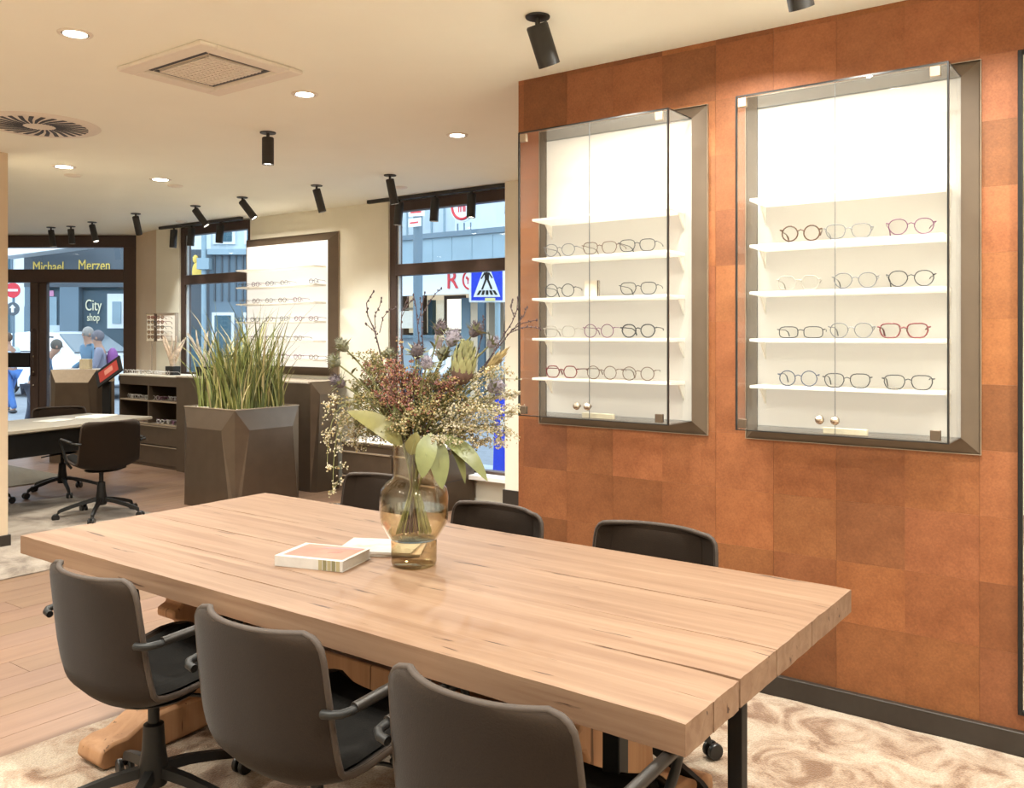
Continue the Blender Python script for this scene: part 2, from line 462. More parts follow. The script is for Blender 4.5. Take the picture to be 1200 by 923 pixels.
# ---------------------------------------------------------------- rugs
def rug(name, label, x0, x1, y0, y1, mat, th=.014):
    mb = MB(); nx, ny = 40, 30; r = random.Random(3)
    vs = []
    for j in range(ny + 1):
        for i in range(nx + 1):
            e = .0 if 0 < i < nx and 0 < j < ny else 1
            vs.append((x0 + (x1-x0)*i/nx + e*r.uniform(-.004, .004), y0 + (y1-y0)*j/ny + e*r.uniform(-.004, .004), (th*.35 if e else th) + r.uniform(-.0015, .0015)))
    fs = [(j*(nx+1)+i, j*(nx+1)+i+1, (j+1)*(nx+1)+i+1, (j+1)*(nx+1)+i) for j in range(ny) for i in range(nx)]
    mb.add(vs, fs)
    n = len(mb.v)
    mb.add([(x0, y0, .0005), (x1, y0, .0005), (x1, y1, .0005), (x0, y1, .0005)], [(3, 2, 1, 0)])
    return tag(mb.build(name, mat, smooth=60), label, 'rug')
rug('vintage_rug', 'worn beige and brown marbled rug under the oak table', -3.32, .9, .0, 3.60, M['rug'])
rug('desk_rug', 'grey brown marbled rug under the long desk at the left', -8.2, -5.73, .6, 4.2, M['rug2'])
tag(MB().box((-11.0, 3.0, .0005), (-9.15, 4.75, .012)).build('doormat', M['mat'], bevel=.004), 'flat grey doormat on the floor inside the glass door', 'doormat')

# ---------------------------------------------------------------- ceiling fittings
def area(name, parent, loc, size, power, col=WARM, spread=PI, rot=(0, 0, 0)):
    l = bpy.data.lights.new(name, 'AREA'); l.shape = 'DISK'; l.size = size; l.energy = power; l.color = col; l.spread = spread
    o = bpy.data.objects.new(name, l); COL.objects.link(o); o.parent = parent; o.location = loc; o.rotation_euler = rot
    return o
def spotl(name, parent, loc, power, ang, blend, aim=None, size=.03, col=WARM):
    l = bpy.data.lights.new(name, 'SPOT'); l.energy = power; l.color = col; l.spot_size = ang; l.spot_blend = blend; l.shadow_soft_size = size
    o = bpy.data.objects.new(name, l); COL.objects.link(o); o.parent = parent; o.location = loc
    if aim is not None: o.rotation_euler = Vector(aim).to_track_quat('-Z', 'Y').to_euler()
    return o
def spot_lamp(x, y, aim, label, length=.19, r=.034, power=None, ang=62, group='black ceiling spotlights', gimbal=.045, on_track=False):
    t = thing('ceiling_spotlight', label, 'spotlight', (x, y, ZC), 0, group)
    top = 0
    if on_track: top = -.035
    if not on_track:
        MB().lathe([(.048, -.008), (.05, -.004), (.05, -.0005)], 24).build('ceiling_plate', M['lampblack'], t)
    MB().tube([(0, 0, top - .002), (0, 0, top - gimbal)], .010, 8).build('stem', M['lampblack'], t)
    a = Vector(aim).normalized()
    q = a.to_track_quat('-Z', 'Y').to_matrix().to_4x4()
    p = Vector((0, 0, top - gimbal))
    Mx = Matrix.Translation(p) @ q
    c = MB().lathe([(r*.9, .012), (r, .006), (r, -length), (r*.90, -length), (r*.86, -length + .014)], 24); c.xf(Mx)
    c.build('housing', M['lampblack'], t)
    l = MB().lathe([(r*.84, -length + .012), (r*.84, -length + .009)], 20); l.xf(Mx)
    l.build('lens', M['lampglow'], t)
    spotl('lamp', t, p + a * (length + .012), LAMP_SPOT if power is None else power, math.radians(ang), .75, a, .03)
    return t
spots = [
 (-2.035, 2.934, (.10, .62, -1.25), 'black spotlight on the ceiling tilted to the left wall cabinet', .155, .045, 24, 105),
 (-.985, 2.88, (.06, .62, -1.25), 'black spotlight at the top edge above the right wall cabinet', .165, .042, 24, 105),
 (-4.576, 3.604, (0, 0, -1), 'black spotlight pointing straight down from mid ceiling', .16, .037, 40, 75),
 (-5.012, 5.149, (.10, .18, -1), 'black spotlight beside the window track, first of the far row from the copper wall', .19, .034, None, 62),
 (-5.862, 5.129, (.16, .22, -1), 'second black spotlight of the far row, above the right edge of the lit display', .19, .034, None, 62),
 (-6.929, 5.164, (.62, .45, -1), 'third black spotlight of the far row, tilted right above the lit display', .19, .034, None, 70),
 (-7.763, 5.23, (.55, .45, -1), 'fourth black spotlight of the far row, over the far window', .19, .034, None, 70),
 (-8.763, 5.187, (-.35, .45, -1), 'fifth black spotlight of the far row, in front of the pale corner wall', .19, .034, None, 62),
 (-9.825, 5.286, (.30, .1, -1), 'sixth black spotlight of the far row, tilted above the glass door', .19, .034, None, 62),
 (-10.414, 5.345, (0, .1, -1), 'short black spotlight hanging straight above the glass door', .16, .036, None, 62),
 (-10.70, 5.254, (.1, .1, -1), 'last black spotlight of the far row, above the left half of the door', .19, .034, None, 62)]
for s in spots:
    spot_lamp(s[0], s[1], s[2], s[3], s[4], s[5], s[6], s[7])
def track(x0, x1, label, lampxs, lab2):
    t = thing('ceiling_track', label, 'track', ((x0+x1)/2, 6.0, ZC), 0)
    MB().box((-(x1-x0)/2, -.018, -.034), ((x1-x0)/2, .018, -.0005)).build('rail', M['lampblack'], t, bevel=.003)
    for i, (xx, tilt) in enumerate(lampxs):
        spot_lamp(xx, 6.0, (tilt, -.04, -1), lab2[i], .20, .040, 14, 62, 'black spotlights on the window tracks', .03, True)
track(-6.13, -4.36, 'black lighting track on the ceiling before the near window', [(-5.72, -.06), (-5.28, -.04), (-4.86, 0), (-4.445, 0)],
      ['black track spotlight at the left jamb of the near window', 'second track spotlight from the left before the near window', 'third track spotlight from the left before the near window', 'track spotlight of the near window beside the copper wall'])
track(-9.62, -8.06, 'black lighting track on the ceiling before the far window', [(-9.33, -.04), (-8.98, -.05), (-8.44, -.05)],
      ['black track spotlight at the left jamb of the far window', 'middle track spotlight before the far window', 'track spotlight of the far window beside the lit display'])

def downlight(x, y, label, r=.055, on=True, p_=None):
    t = thing('recessed_downlight', label, 'downlight', (x, y, ZC), 0, 'recessed ceiling downlights')
    MB().lathe([(r, -.0005), (r, -.006), (r + .012, -.006), (r + .016, -.0005)], 28, caps=False).build('trim_ring', M['vent'], t)
    MB().lathe([(r, -.001), (r*.98, -.004), (r*.9, -.004)], 28).build('reflector', M['lampblack'], t)
    MB().lathe([(r*.86, -.0050), (r*.86, -.0042)], 24).build('lens', M['lampglow'] if on else M['vent'], t)
    if on: area('lamp', t, (0, 0, -.012), r*1.7, LAMP_DOWN if p_ is None else p_, spread=math.radians(150))
downlight(-3.732, 1.934, 'round recessed downlight at the upper left of the ceiling', .055)
downlight(-3.689, 3.145, 'recessed downlight between the air vent and the hanging spotlight', .055)
downlight(-3.658, 4.371, 'recessed downlight in the ceiling left of the copper wall')
downlight(-6.673, 4.168, 'bright recessed downlight above the tall grass planter', .07)
downlight(-6.756, 3.415, 'bright recessed downlight beside the round swirl vent', .07)
for p in ((-7.06, 3.64, 'beside the bright downlight below the swirl vent'), (-6.85, 4.42, 'under the bright downlight over the grass planter'), (-5.35, 5.62, 'before the near window track'), (-8.95, 5.85, 'before the far window track')):
    t = thing('smoke_detector', 'small flat round ceiling cover ' + p[2], 'ceiling cover', (p[0], p[1], ZC), 0, 'flat round ceiling covers')
    MB().lathe([(.05, -.012), (.062, -.008), (.065, -.0005)], 24).build('body', M['vent'], t)
    MB().lathe([(.03, -.0150), (.034, -.0118)], 20).build('cap', M['vent'], t)
# unseen downlights added as fill for ceiling, copper wall and near end
for n_, p in enumerate(((-.4, .8), (.6, 1.8), (.3, 2.9), (-1.6, .5), (-2.7, .4), (.5, .9), (-2.0, .2), (-3.4, .7), (-1.5, 3.0), (-4.4, -.3), (-.6, 2.75), (-5.6, .3), (-7.6, .6), (-9.6, 1.4), (-10.8, 3.0))):
    downlight(p[0], p[1], 'added fill downlight out of view over the near half of the room, ' + ['nearest', 'second', 'third', 'fourth', 'fifth', 'sixth', 'seventh', 'eighth', 'ninth', 'tenth', 'eleventh', 'twelfth', 'thirteenth', 'fourteenth', 'last'][n_] + ' of fifteen', p_=16.5)

# air conditioning cassette
t = thing('air_conditioner', 'square white air conditioning cassette in the ceiling', 'air conditioner', (-3.70, 2.575, ZC), 0)
MB().box((-.335, -.285, -.022), (.335, -.20, -.0005)).box((-.335, .20, -.022), (.335, .285, -.0005)).box((-.335, -.20, -.022), (-.25, .20, -.0005)).box((.25, -.20, -.022), (.335, .20, -.0005)).build('frame', M['vent'], t, bevel=.006)
for a, b in (((-.24, -.185), (.24, -.158)), ((-.24, .158), (.24, .185)), ((-.235, -.15), (-.205, .15)), ((.205, -.15), (.235, .15))):
    MB().box((a[0], a[1], -.008), (b[0], b[1], -.0005)).build('air_slot', M['ventdark'], t)
MB().box((-.25, -.2, -.005), (.25, .2, -.0005)).build('backing', M['vent'], t)
g = MB()
for i in range(15):
    xx = -.19 + .38*i/14
    g.box((xx - .006, -.145, -.018), (xx + .006, .145, -.010))
for i in range(11):
    yy = -.14 + .28*i/10
    g.box((-.195, yy - .005, -.016), (.195, yy + .005, -.009))
tag(g.build('grille', M['vent'], t, smooth=0), kind='stuff')
MB().box((-.198, -.148, -.0088), (.198, .148, -.0055)).build('filter', plain('filter_tan', (.50, .42, .33), .8), t)
# swirl diffuser
t = thing('swirl_diffuser', 'round white swirl air diffuser with dark radial slots in the ceiling', 'air vent', (-5.54, 2.65, ZC), 0)
MB().lathe([(.30, -.010), (.335, -.008), (.345, -.0005)], 40).build('disc', M['vent'], t)
for k in range(28):
    a0 = 2*PI*k/28
    vs = []
    for rr, w0, tw in ((.09, .006, 0), (.17, .011, .16), (.27, .013, .30)):
        for s in (-1, 1):
            vs.append((rr*math.cos(a0 + tw) - s*w0*math.sin(a0 + tw), rr*math.sin(a0 + tw) + s*w0*math.cos(a0 + tw), -.0125))
    top = [(p[0], p[1], -.0095) for p in vs]
    MB().add(vs + top, [(0, 1, 3, 2), (2, 3, 5, 4), (6, 8, 9, 7), (8, 10, 11, 9), (0, 2, 8, 6), (2, 4, 10, 8), (1, 7, 9, 3), (3, 9, 11, 5), (0, 6, 7, 1), (4, 5, 11, 10)]).build('slot', M['ventdark'], t, smooth=0)
# ---------------------------------------------------------------- spectacles
FRAME_COL = {'black': (.02, .02, .025), 'tortoise': (.085, .034, .014), 'white': (.66, .64, .62), 'red': (.16, .02, .024), 'steel': (.15, .15, .16), 'clear': (.36, .32, .28), 'plum': (.15, .04, .10), 'blue': (.035, .05, .10), 'brown': (.12, .06, .035)}
FM = {k: plain('spectacle_' + k, v, .3, noise=.05) for k, v in FRAME_COL.items()}
def lens_outline(style, n=18):
    pts = []
    for k in range(n):
        a = 2*PI*k/n
        c, s = math.cos(a), math.sin(a)
        e = {'round': 1.0, 'panto': .86, 'square': .62, 'narrow': .58, 'hex': .8}[style]
        x = math.copysign(abs(c) ** e, c); z = math.copysign(abs(s) ** e, s)
        w, h = {'round': (.0225, .0225), 'panto': (.0245, .0215), 'square': (.0265, .0200), 'narrow': (.0270, .0165), 'hex': (.0250, .0215)}[style]
        if style in ('panto', 'square') and z < 0: x *= 1 + .22*z
        if style == 'hex': r_ = 1 - .06*abs(math.sin(3*a)); x *= r_; z *= r_
        pts.append((x*w, z*h))
    return pts
def spectacles(label, loc, rz, style, colr, group, tk=.0016, sc=1.0, tint=None, detail=True):
    t = thing('eyeglasses', label, 'eyeglasses', loc, rz, group)
    pl = lens_outline(style)
    lw = max(p[0] for p in pl); lh = max(p[1] for p in pl)
    cx = lw + .0085; mat = FM[colr]; zc = lh + tk
    f = MB()
    for s in (-1, 1):
        f.tube([(s*cx + p[0]*s*1.0, .003*abs(p[0]*s + s*0)/.03, zc + p[1]) for p in pl], tk, 6, True)
    f.tube([(-.0095, 0, zc + lh*.30), (0, -.0022, zc + lh*.48), (.0095, 0, zc + lh*.30)], tk, 6)
    for s in (-1, 1):
        f.tube([(s*(cx + lw*.95), 0, zc + lh*.45), (s*(cx + lw + .006), .004, zc + lh*.55)], tk*1.1, 6)
    f.build('front_frame', mat, t)
    for s in (-1, 1):
        tp = [(s*(cx + lw + .006), .004, zc + lh*.55), (s*(cx + lw + .004), .05, zc + lh*.50), (s*(cx + lw - .002), .098, zc + lh*.40), (s*(cx + lw - .006), .118, zc + lh*.05), (s*(cx + lw - .009), .134, tk + .001)]
        MB().tube(tp, [tk*.9, tk*.85, tk*.85, tk*1.2, tk*1.2], 6).build('temple', mat, t)
        n = len(pl)
        vs = [(s*cx + p[0]*s*.97, .0004, zc + p[1]*.97) for p in pl] + [(s*cx, -.0012, zc)]
        fs = [(i, (i+1) % n, n) for i in range(n)]
        MB().add(vs, fs).build('lens', M[tint or 'lens'], t)
    if sc != 1.0: t.scale = (sc, sc, sc)
    return t

# ---------------------------------------------------------------- two glazed wall cabinets
def bevel_frame(parent, x0, x1, z0, z1, yw, yf, m, mat, edge):
    """four mitred frame members: outer edge at the wall (yw), raised inner rim (yf)"""
    X0, X1, Z0, Z1 = x0 + m, x1 - m, z0 + m, z1 - m
    def member(a, b, c, d):
        ya = yw - .004
        vs = [(a[0], ya, a[1]), (b[0], ya, b[1]), (c[0], yf, c[1]), (d[0], yf, d[1]), (a[0], yw, a[1]), (b[0], yw, b[1]), (c[0], yw, c[1]), (d[0], yw, d[1])]
        MB().add(vs, [(0, 1, 2, 3), (7, 6, 5, 4), (0, 4, 5, 1), (1, 5, 6, 2), (2, 6, 7, 3), (3, 7, 4, 0)]).build('frame', mat, parent, smooth=0)
    member((x0, z0), (x1, z0), (X1, Z0), (X0, Z0)); member((x1, z0), (x1, z1), (X1, Z1), (X1, Z0))
    member((x1, z1), (x0, z1), (X0, Z1), (X1, Z1)); member((x0, z1), (x0, z0), (X0, Z0), (X0, Z1))
    e = MB()
    e.box((x0 - .002, yw - .012, z0 - .002), (x0, yw, z1 + .002)).box((x1, yw - .012, z0 - .002), (x1 + .002, yw, z1 + .002))
    e.box((x0, yw - .012, z0 - .002), (x1, yw, z0)).box((x0, yw - .012, z1), (x1, yw, z1 + .002)).build('edge_band', edge, parent, smooth=0)
    return X0, X1, Z0, Z1
def glazed_cabinet(xc, label, side):
    t = thing('display_cabinet', label, 'cabinet', (xc, 3.628, 0), 0, 'lit wall cabinets with glass doors')
    w = .445; yf = -.040; yfr = -.258
    X0, X1, Z0, Z1 = bevel_frame(t, -w, w, 1.062, 2.503, 0, yf, .060, M['frame_bronze'], M['bronze_light'])
    MB().box((X0 + .001, yf + .006, Z0 + .001), (X1 - .001, -.002, Z1 - .001)).build('back_panel', M['backlit'], t, smooth=0)
    MB().box((X0, yfr, Z1 - .006), (X1, yf - .0005, Z1)).build('top_pane', M['pane'], t, smooth=0)
    MB().box((X0, yfr, Z0), (X1, yf - .0005, Z0 + .006)).build('bottom_pane', M['pane'], t, smooth=0)
    for s in (-1, 1):
        xx = X0 if s < 0 else X1 - .006
        MB().box((xx, yfr, Z0 + .0065), (xx + .006, yf - .0005, Z1 - .0065)).build('side_pane', M['pane'], t, smooth=0)
    # dark polished edges of the panes
    e = MB()
    for xx in (X0 - .0012, X1 - .0048): e.box((xx, yfr - .011, Z0), (xx + .006, yfr - .0005, Z1))
    e.box((X0, yfr - .009, Z1 - .0035), (X1, yfr - .0005, Z1 + .0025)); e.box((X0, yfr - .009, Z0 - .0005), (X1, yfr - .0005, Z0 + .0035))
    e.box((X1 - .003, yfr, Z1), (X1, yf, Z1 + .003)).box((X0, yf - .004, Z1), (X1, yf - .0006, Z1 + .003)).box((X0, yf - .004, Z0 - .003), (X1, yf - .0006, Z0))
    e.build('pane_edge', M['pane_edge'], t, smooth=0)
    for s in (-1, 1):
        a, b = (X0 + .004, -.001) if s < 0 else (.001, X1 - .004)
        d = MB().box((a, yfr - .008, Z0 + .004), (b, yfr - .002, Z1 - .004)).build('glass_door', M['pane'], t, smooth=0)
        cx = X0 + .028 if s < 0 else X1 - .042
        for zz in (Z0 + .027, Z1 - .027):
            MB().cbox((cx, yfr - .006, zz), (.034, .018, .036)).build('hinge', M['bronze_light'] if zz > 2 else M['bronze'], d, bevel=.002)
        kx = s * .028
        k = MB().lathe([(.007, 0), (.007, .014), (.014, .018), (.0175, .027), (.014, .037), (.004, .041)], 16)
        k.xf(Matrix.Translation((kx - .02, yfr - .008, Z0 + .062)) @ Matrix.Rotation(PI/2, 4, 'X'))
        k.build('knob', M['chrome'], d)
    MB().box((-.0009, yfr - .0075, Z0 + .005), (.0009, yfr - .0025, Z1 - .005)).build('door_joint', plain('joint_grey', (.10, .10, .10), .3), t, smooth=0)
    MB().box((-.05, yfr + .012, Z0 + .007), (.11, yfr + .03, Z0 + .030)).build('lock_bar', plain('lock_bar_beige', (.55, .50, .38), .4, metal=.3), t, bevel=.002)
    for i, z in enumerate((2.045, 1.860, 1.672, 1.484, 1.297)):
        s = MB()
        xa, xb = X0 + .03, X1 - .03
        s.prism([(-.200, z - .011), (-.200, z), (-.04, z + .001), (-.04, z - .018)], 0, xa, xb)
        sh = s.build('shelf', M['acrylic'], t, bevel=.0015)
        for xx in (xa + .003, xb - .009):
            MB().prism([(-.04, z - .017), (-.10, z - .013), (-.04, z - .085)], 0, xx, xx + .006).build('bracket', M['acrylic'], sh, smooth=0)
    return t
glazed_cabinet(-2.055, 'left lit wall cabinet with glass doors on the copper wall, beside the bouquet', 0)
glazed_cabinet(-.990, 'right lit wall cabinet with glass doors on the copper wall, nearer the mirror', 1)
# the light inside each cabinet
for xc in (-2.055, -.990):
    l = bpy.data.lights.new('cabinet_strip', 'AREA'); l.shape = 'RECTANGLE'; l.size = .68; l.size_y = .03; l.energy = 1.3; l.color = (1, .9, .76)
    o = bpy.data.objects.new('cabinet_strip', l); COL.objects.link(o); o.location = (xc, 3.40, 2.425); o.rotation_euler = (math.radians(18), 0, 0)
SH = (2.045, 1.860, 1.672, 1.484, 1.297)
YS = 3.440
def on_shelf(cab, row, x, style, colr, desc, tk=.0016, rz=0, tint=None, sc=1.30):
    x += .072; rz += .20
    where = {0: 'left', 1: 'right'}[cab]
    rn = {1: 'second shelf from the top', 2: 'middle shelf', 3: 'second shelf from the bottom', 4: 'bottom shelf'}[row]
    spectacles(desc + ' on the ' + rn + ' of the ' + where + ' cabinet', (x, YS, SH[row] + .0022), rz, style, colr, 'eyeglasses in the wall cabinets', tk, sc, tint)
A = 'leftmost '; B_ = 'middle '; C_ = 'rightmost '
for d in [
 (0, 1, -2.335, 'panto', 'steel', A + 'thin grey eyeglasses'), (0, 1, -2.12, 'square', 'brown', B_ + 'thin brown eyeglasses'), (0, 1, -1.93, 'square', 'black', C_ + 'dark square eyeglasses'),
 (0, 2, -2.335, 'round', 'black', A + 'round dark eyeglasses'), (0, 2, -1.925, 'square', 'black', C_ + 'narrow black eyeglasses beside the small card'),
 (0, 3, -2.335, 'hex', 'clear', A + 'clear pale eyeglasses'), (0, 3, -2.125, 'round', 'plum', B_ + 'round plum eyeglasses'), (0, 3, -1.925, 'panto', 'black', C_ + 'bold dark eyeglasses'),
 (0, 4, -2.325, 'hex', 'red', A + 'red angular eyeglasses'), (0, 4, -2.11, 'round', 'brown', B_ + 'thin round brown eyeglasses'), (0, 4, -1.925, 'round', 'brown', C_ + 'thin round dark brown eyeglasses'),
 (1, 1, -1.215, 'round', 'tortoise', A + 'tortoiseshell round eyeglasses'), (1, 1, -1.035, 'square', 'steel', B_ + 'rimless looking grey eyeglasses'), (1, 1, -.815, 'panto', 'plum', C_ + 'plum red panto eyeglasses'),
 (1, 2, -1.225, 'hex', 'clear', A + 'clear hexagonal eyeglasses'), (1, 2, -1.01, 'panto', 'steel', B_ + 'thin grey panto eyeglasses'), (1, 2, -.815, 'panto', 'black', C_ + 'dark blue black panto eyeglasses'),
 (1, 3, -1.215, 'narrow', 'black', A + 'narrow black eyeglasses'), (1, 3, -1.025, 'panto', 'steel', B_ + 'thin metal eyeglasses'), (1, 3, -.84, 'square', 'red', C_ + 'square dark red eyeglasses'),
 (1, 4, -1.225, 'round', 'blue', A + 'perfectly round dark blue eyeglasses'), (1, 4, -1.04, 'square', 'black', B_ + 'thin square black eyeglasses'), (1, 4, -.825, 'square', 'black', C_ + 'wide half rim black eyeglasses')]:
    on_shelf(*d, tk=.0022 if d[4] in ('tortoise', 'red') or 'bold' in d[5] else .0015, rz=rnd.uniform(-.06, .06))
t = thing('brand_card', 'small pale square card standing on the middle shelf of the left cabinet', 'card', (-2.125, 3.50, SH[2] + .001), .12)
MB().box((-.036, -.006, 0), (.036, .006, .075)).build('card', plain('card_grey', (.62, .56, .47), .6), t, bevel=.001)
MB().box((.030, -.008, 0), (.036, .010, .075)).build('edge', M['bronze'], t)

# ---------------------------------------------------------------- tall mirror at the right edge
t = thing('wall_mirror', 'tall dark framed mirror on the copper wall at the right edge', 'mirror', (-.02, 3.622, 0), 0)
for a, b in (((-.405, -.02, .15), (-.39, .008, 2.51)), ((.39, -.02, .15), (.405, .008, 2.51)), ((-.39, -.02, .15), (.39, .008, .165)), ((-.39, -.02, 2.495), (.39, .008, 2.51))):
    MB().box(a, b).build('frame', M['black'], t, bevel=.002)
MB().box((-.39, -.008, .165), (.39, .006, 2.495)).build('mirror_glass', M['mirror'], t, smooth=0)

# ---------------------------------------------------------------- lit wall display beyond
t = thing('wall_display', 'lit white wall display with six shelves in a bronze frame on the back wall', 'display', (-7.41, 6.135, 0), 0)
X0, X1, Z0, Z1 = bevel_frame(t, -.735, .735, 1.085, 2.535, 0, -.075, .085, M['frame_bronze'], M['bronze_light'])
MB().box((X0 + .001, -.068, Z0 + .001), (X1 - .001, -.002, Z1 - .001)).build('back_panel', M['backlit_far'], t, smooth=0)
DS = (2.19, 2.005, 1.828, 1.636, 1.44, 1.25)
for z in DS:
    MB().prism([(-.235, z - .012), (-.235, z), (-.07, z + .001), (-.07, z - .02)], 0, X0 + .03, X1 - .03).build('shelf', M['acrylic'], t, bevel=.0015)
l = bpy.data.lights.new('display_strip', 'AREA'); l.shape = 'RECTANGLE'; l.size = 1.2; l.size_y = .03; l.energy = 4; l.color = (1, .9, .76)
o = bpy.data.objects.new('display_strip', l); COL.objects.link(o); o.location = (-7.41, 5.86, 2.47); o.rotation_euler = (math.radians(25), 0, 0)
rr = random.Random(9)
cols = ['black', 'steel', 'brown', 'tortoise', 'plum', 'blue']
NTH = ['first', 'second', 'third', 'fourth', 'fifth', 'sixth', 'seventh', 'eighth', 'ninth', 'tenth']
for i, z in enumerate(DS[1:]):
    for k in range(6):
        if rr.random() < .12: continue
        spectacles('small eyeglasses at the ' + NTH[k] + ' place on the ' + ['second', 'third', 'fourth', 'fifth', 'lowest'][i] + ' shelf of the lit back wall display', (-7.98 + k*.225 + rr.uniform(-.015, .015), 5.945, z + .002), rr.uniform(-.1, .1), rr.choice(['round', 'panto', 'square']), rr.choice(cols), 'eyeglasses on the back wall display', .0024, 1.05)

# ---------------------------------------------------------------- storage units along the back
t = thing('drawer_cabinet', 'dark bronze tray cabinet with open compartments and drawers left of the grass planter', 'cabinet', (-9.37, 5.70, 0), 0)
CW = .61; CD = .40
b = MB()
b.box((-CW, 0, .02), (-CW + .02, CD, 1.02)); b.box((CW - .02, 0, .02), (CW, CD, 1.02)); b.box((-CW, CD - .02, .02), (CW, CD, 1.02))
b.box((-CW, 0, .0), (CW, CD, .03)); b.box((-CW, 0, .92), (CW, CD, 1.02))
b.build('body', M['bronze'], t, smooth=0)
MB().box((-CW - .005, -.005, 1.0205), (CW + .005, CD + .005, 1.040)).build('top', plain('pale_top', (.62, .57, .48), .4), t, bevel=.003)
for z in (.752, .752 - .262):
    MB().box((-CW + .021, .0, z - .016), (CW - .021, CD - .021, z)).build('shelf', M['bronze_light'], t, smooth=0)
for z0, z1 in ((.752, .92), (.491, .735)):
    MB().box((-.0125, .0, z0 + .001), (.0125, CD - .021, z1)).build('divider', M['bronze'], t, smooth=0)
for z0, z1 in ((.255, .470), (.035, .245)):
    d = MB().box((-CW + .022, -.012, z0), (CW - .022, .012, z1)).build('drawer', M['bronze'], t, bevel=.002)
    MB().box((-CW + .03, -.022, z1 - .010), (CW - .03, -.010, z1 - .001)).build('handle', M['bronze_light'], d, smooth=0)
    MB().ball((-.38, -.016, z1 - .09), (.008, .006, .008)).build('lock', M['chrome'], d)
for z in (.752, .490):
    for k in range(10):
        spectacles('tiny pale eyeglasses, ' + NTH[k] + ' from the left in the ' + ('upper' if z > .6 else 'lower') + ' open row of the tray cabinet', (-9.37 - .53 + k*.117 + rr.uniform(-.01, .01), 5.745 + rr.uniform(-.01, .05), z + .003), rr.uniform(-.4, .4), rr.choice(['round', 'panto', 'square']), rr.choice(['white', 'white', 'clear', 'plum']), 'eyeglasses in the tray cabinet', .003, 1.0)
for k in range(9):
    spectacles('tiny pale eyeglasses on top of the tray cabinet, ' + NTH[k] + ' from the left', (-9.37 - .52 + k*.10 + rr.uniform(-.01, .01), 5.74 + rr.uniform(-.01, .05), 1.043), rr.uniform(-.4, .4), rr.choice(['round', 'panto']), rr.choice(['white', 'white', 'clear']), 'eyeglasses on top of the tray cabinet', .003, 1.0)

def facet_box(t, w, d, h, e=.052, th=.17, sa=.13, sb=.045, m=None, m2=None):
    """faceted carcass: every face carries a raised panel with sloping top and side facets"""
    m = m or M['bronze']
    faces = [((-w/2, -d/2), (w/2, -d/2)), ((w/2, -d/2), (w/2, d/2)), ((w/2, d/2), (-w/2, d/2)), ((-w/2, d/2), (-w/2, -d/2))]
    for (p, q) in faces:
        P = Vector((*p, 0)); Q = Vector((*q, 0)); u = (Q - P).normalized(); L_ = (Q - P).length
        n = Vector((u.y, -u.x, 0))
        def at(s, z, o): return P + u*s + Vector((0, 0, z)) + n*o
        A0, B0, B1, A1 = at(0, 0, 0), at(L_, 0, 0), at(L_, h, 0), at(0, h, 0)
        a0, b0, b1, a1 = at(sb*L_, 0, e*.5), at(L_ - sb*L_, 0, e*.5), at(L_ - sa*L_ - .02, h - th, e), at(sa*L_ + .02, h - th, e)
        MB().add([A0, B0, B1, A1, a0, b0, b1, a1, at(.02, .0, -.02), at(L_-.02, .0, -.02), at(L_-.02, h, -.02), at(.02, h, -.02)],
                 [(4, 5, 6, 7), (3, 7, 6, 2), (0, 4, 7, 3), (1, 2, 6, 5), (0, 1, 5, 4), (11, 10, 9, 8), (3, 2, 10, 11), (0, 3, 11, 8), (2, 1, 9, 10), (0, 8, 9, 1)]).build('panel', m, t, smooth=0)
        if m2:
            nn = n*.004
            MB().add([A1, B1, b1, a1, A1 + nn, B1 + nn, b1 + nn, a1 + nn], [(4, 7, 6, 5), (0, 1, 2, 3), (0, 4, 5, 1), (1, 5, 6, 2), (2, 6, 7, 3), (3, 7, 4, 0)]).build('top_facet_lit', m2, t, smooth=0)

t = thing('counter_unit', 'long dark bronze counter with a faceted end below the lit back wall display', 'counter', (-7.64, 5.83, 0), 0)
MB().box((-1.115, -.17, .0), (1.08, .17, 1.03)).build('body', M['bronze'], t, smooth=0)
MB().box((-1.115, -.18, 1.031), (1.06, .28, 1.05)).build('top', plain('counter_top', (.55, .47, .38), .4), t, bevel=.003)
# faceted end face (towards +x): sloping top facet, narrow side facets, flat panel
e0, e1 = 1.08, 1.14
vs = [(e0, -.17, 0), (e0, .17, 0), (e0, .17, 1.05), (e0, -.17, 1.05), (e1, -.14, 0), (e1, .14, 0), (e1, .10, .93), (e1, -.10, .93)]
MB().add(vs, [(4, 5, 6, 7), (3, 7, 6, 2), (0, 4, 7, 3), (1, 2, 6, 5), (0, 1, 5, 4), (3, 2, 1, 0)]).build('end_panel', M['bronze'], t, smooth=0)

t = thing('drawer_unit', 'low dark bronze drawer unit under the near window behind the bouquet', 'drawer unit', (-5.50, 5.90, 0), 0)
MB().box((-.575, -.27, .0), (.575, .22, .50)).build('body', M['bronze'], t, smooth=0)
MB().box((-.585, -.28, .501), (.585, .225, .525)).build('top', M['bronze'], t, bevel=.003)
MB().box((-.54, -.26, .5255), (.54, .20, .532)).build('tray', plain('tray_pale', (.62, .55, .47), .6), t, bevel=.002)
for z0, z1 in ((.235, .445), (.015, .225)):
    for xa, xb in ((-.565, .055), (.07, .565)):
        d = MB().box((xa, -.292, z0), (xb, -.2705, z1)).build('drawer', M['bronze'], t, bevel=.002)
        MB().box((xa + .01, -.302, z1 - .012), (xb - .01, -.2925, z1 - .001)).build('handle', M['bronze_light'], d, smooth=0)
MB().prism([(-.26, .0), (.20, .0), (.20, .49), (-.26, .49)], 0, .5755, .59).build('end_panel', M['bronze'], t, smooth=0)
MB().box((.5905, -.26, .245), (.592, .20, .249)).build('seam', M['ventdark'], t, smooth=0)
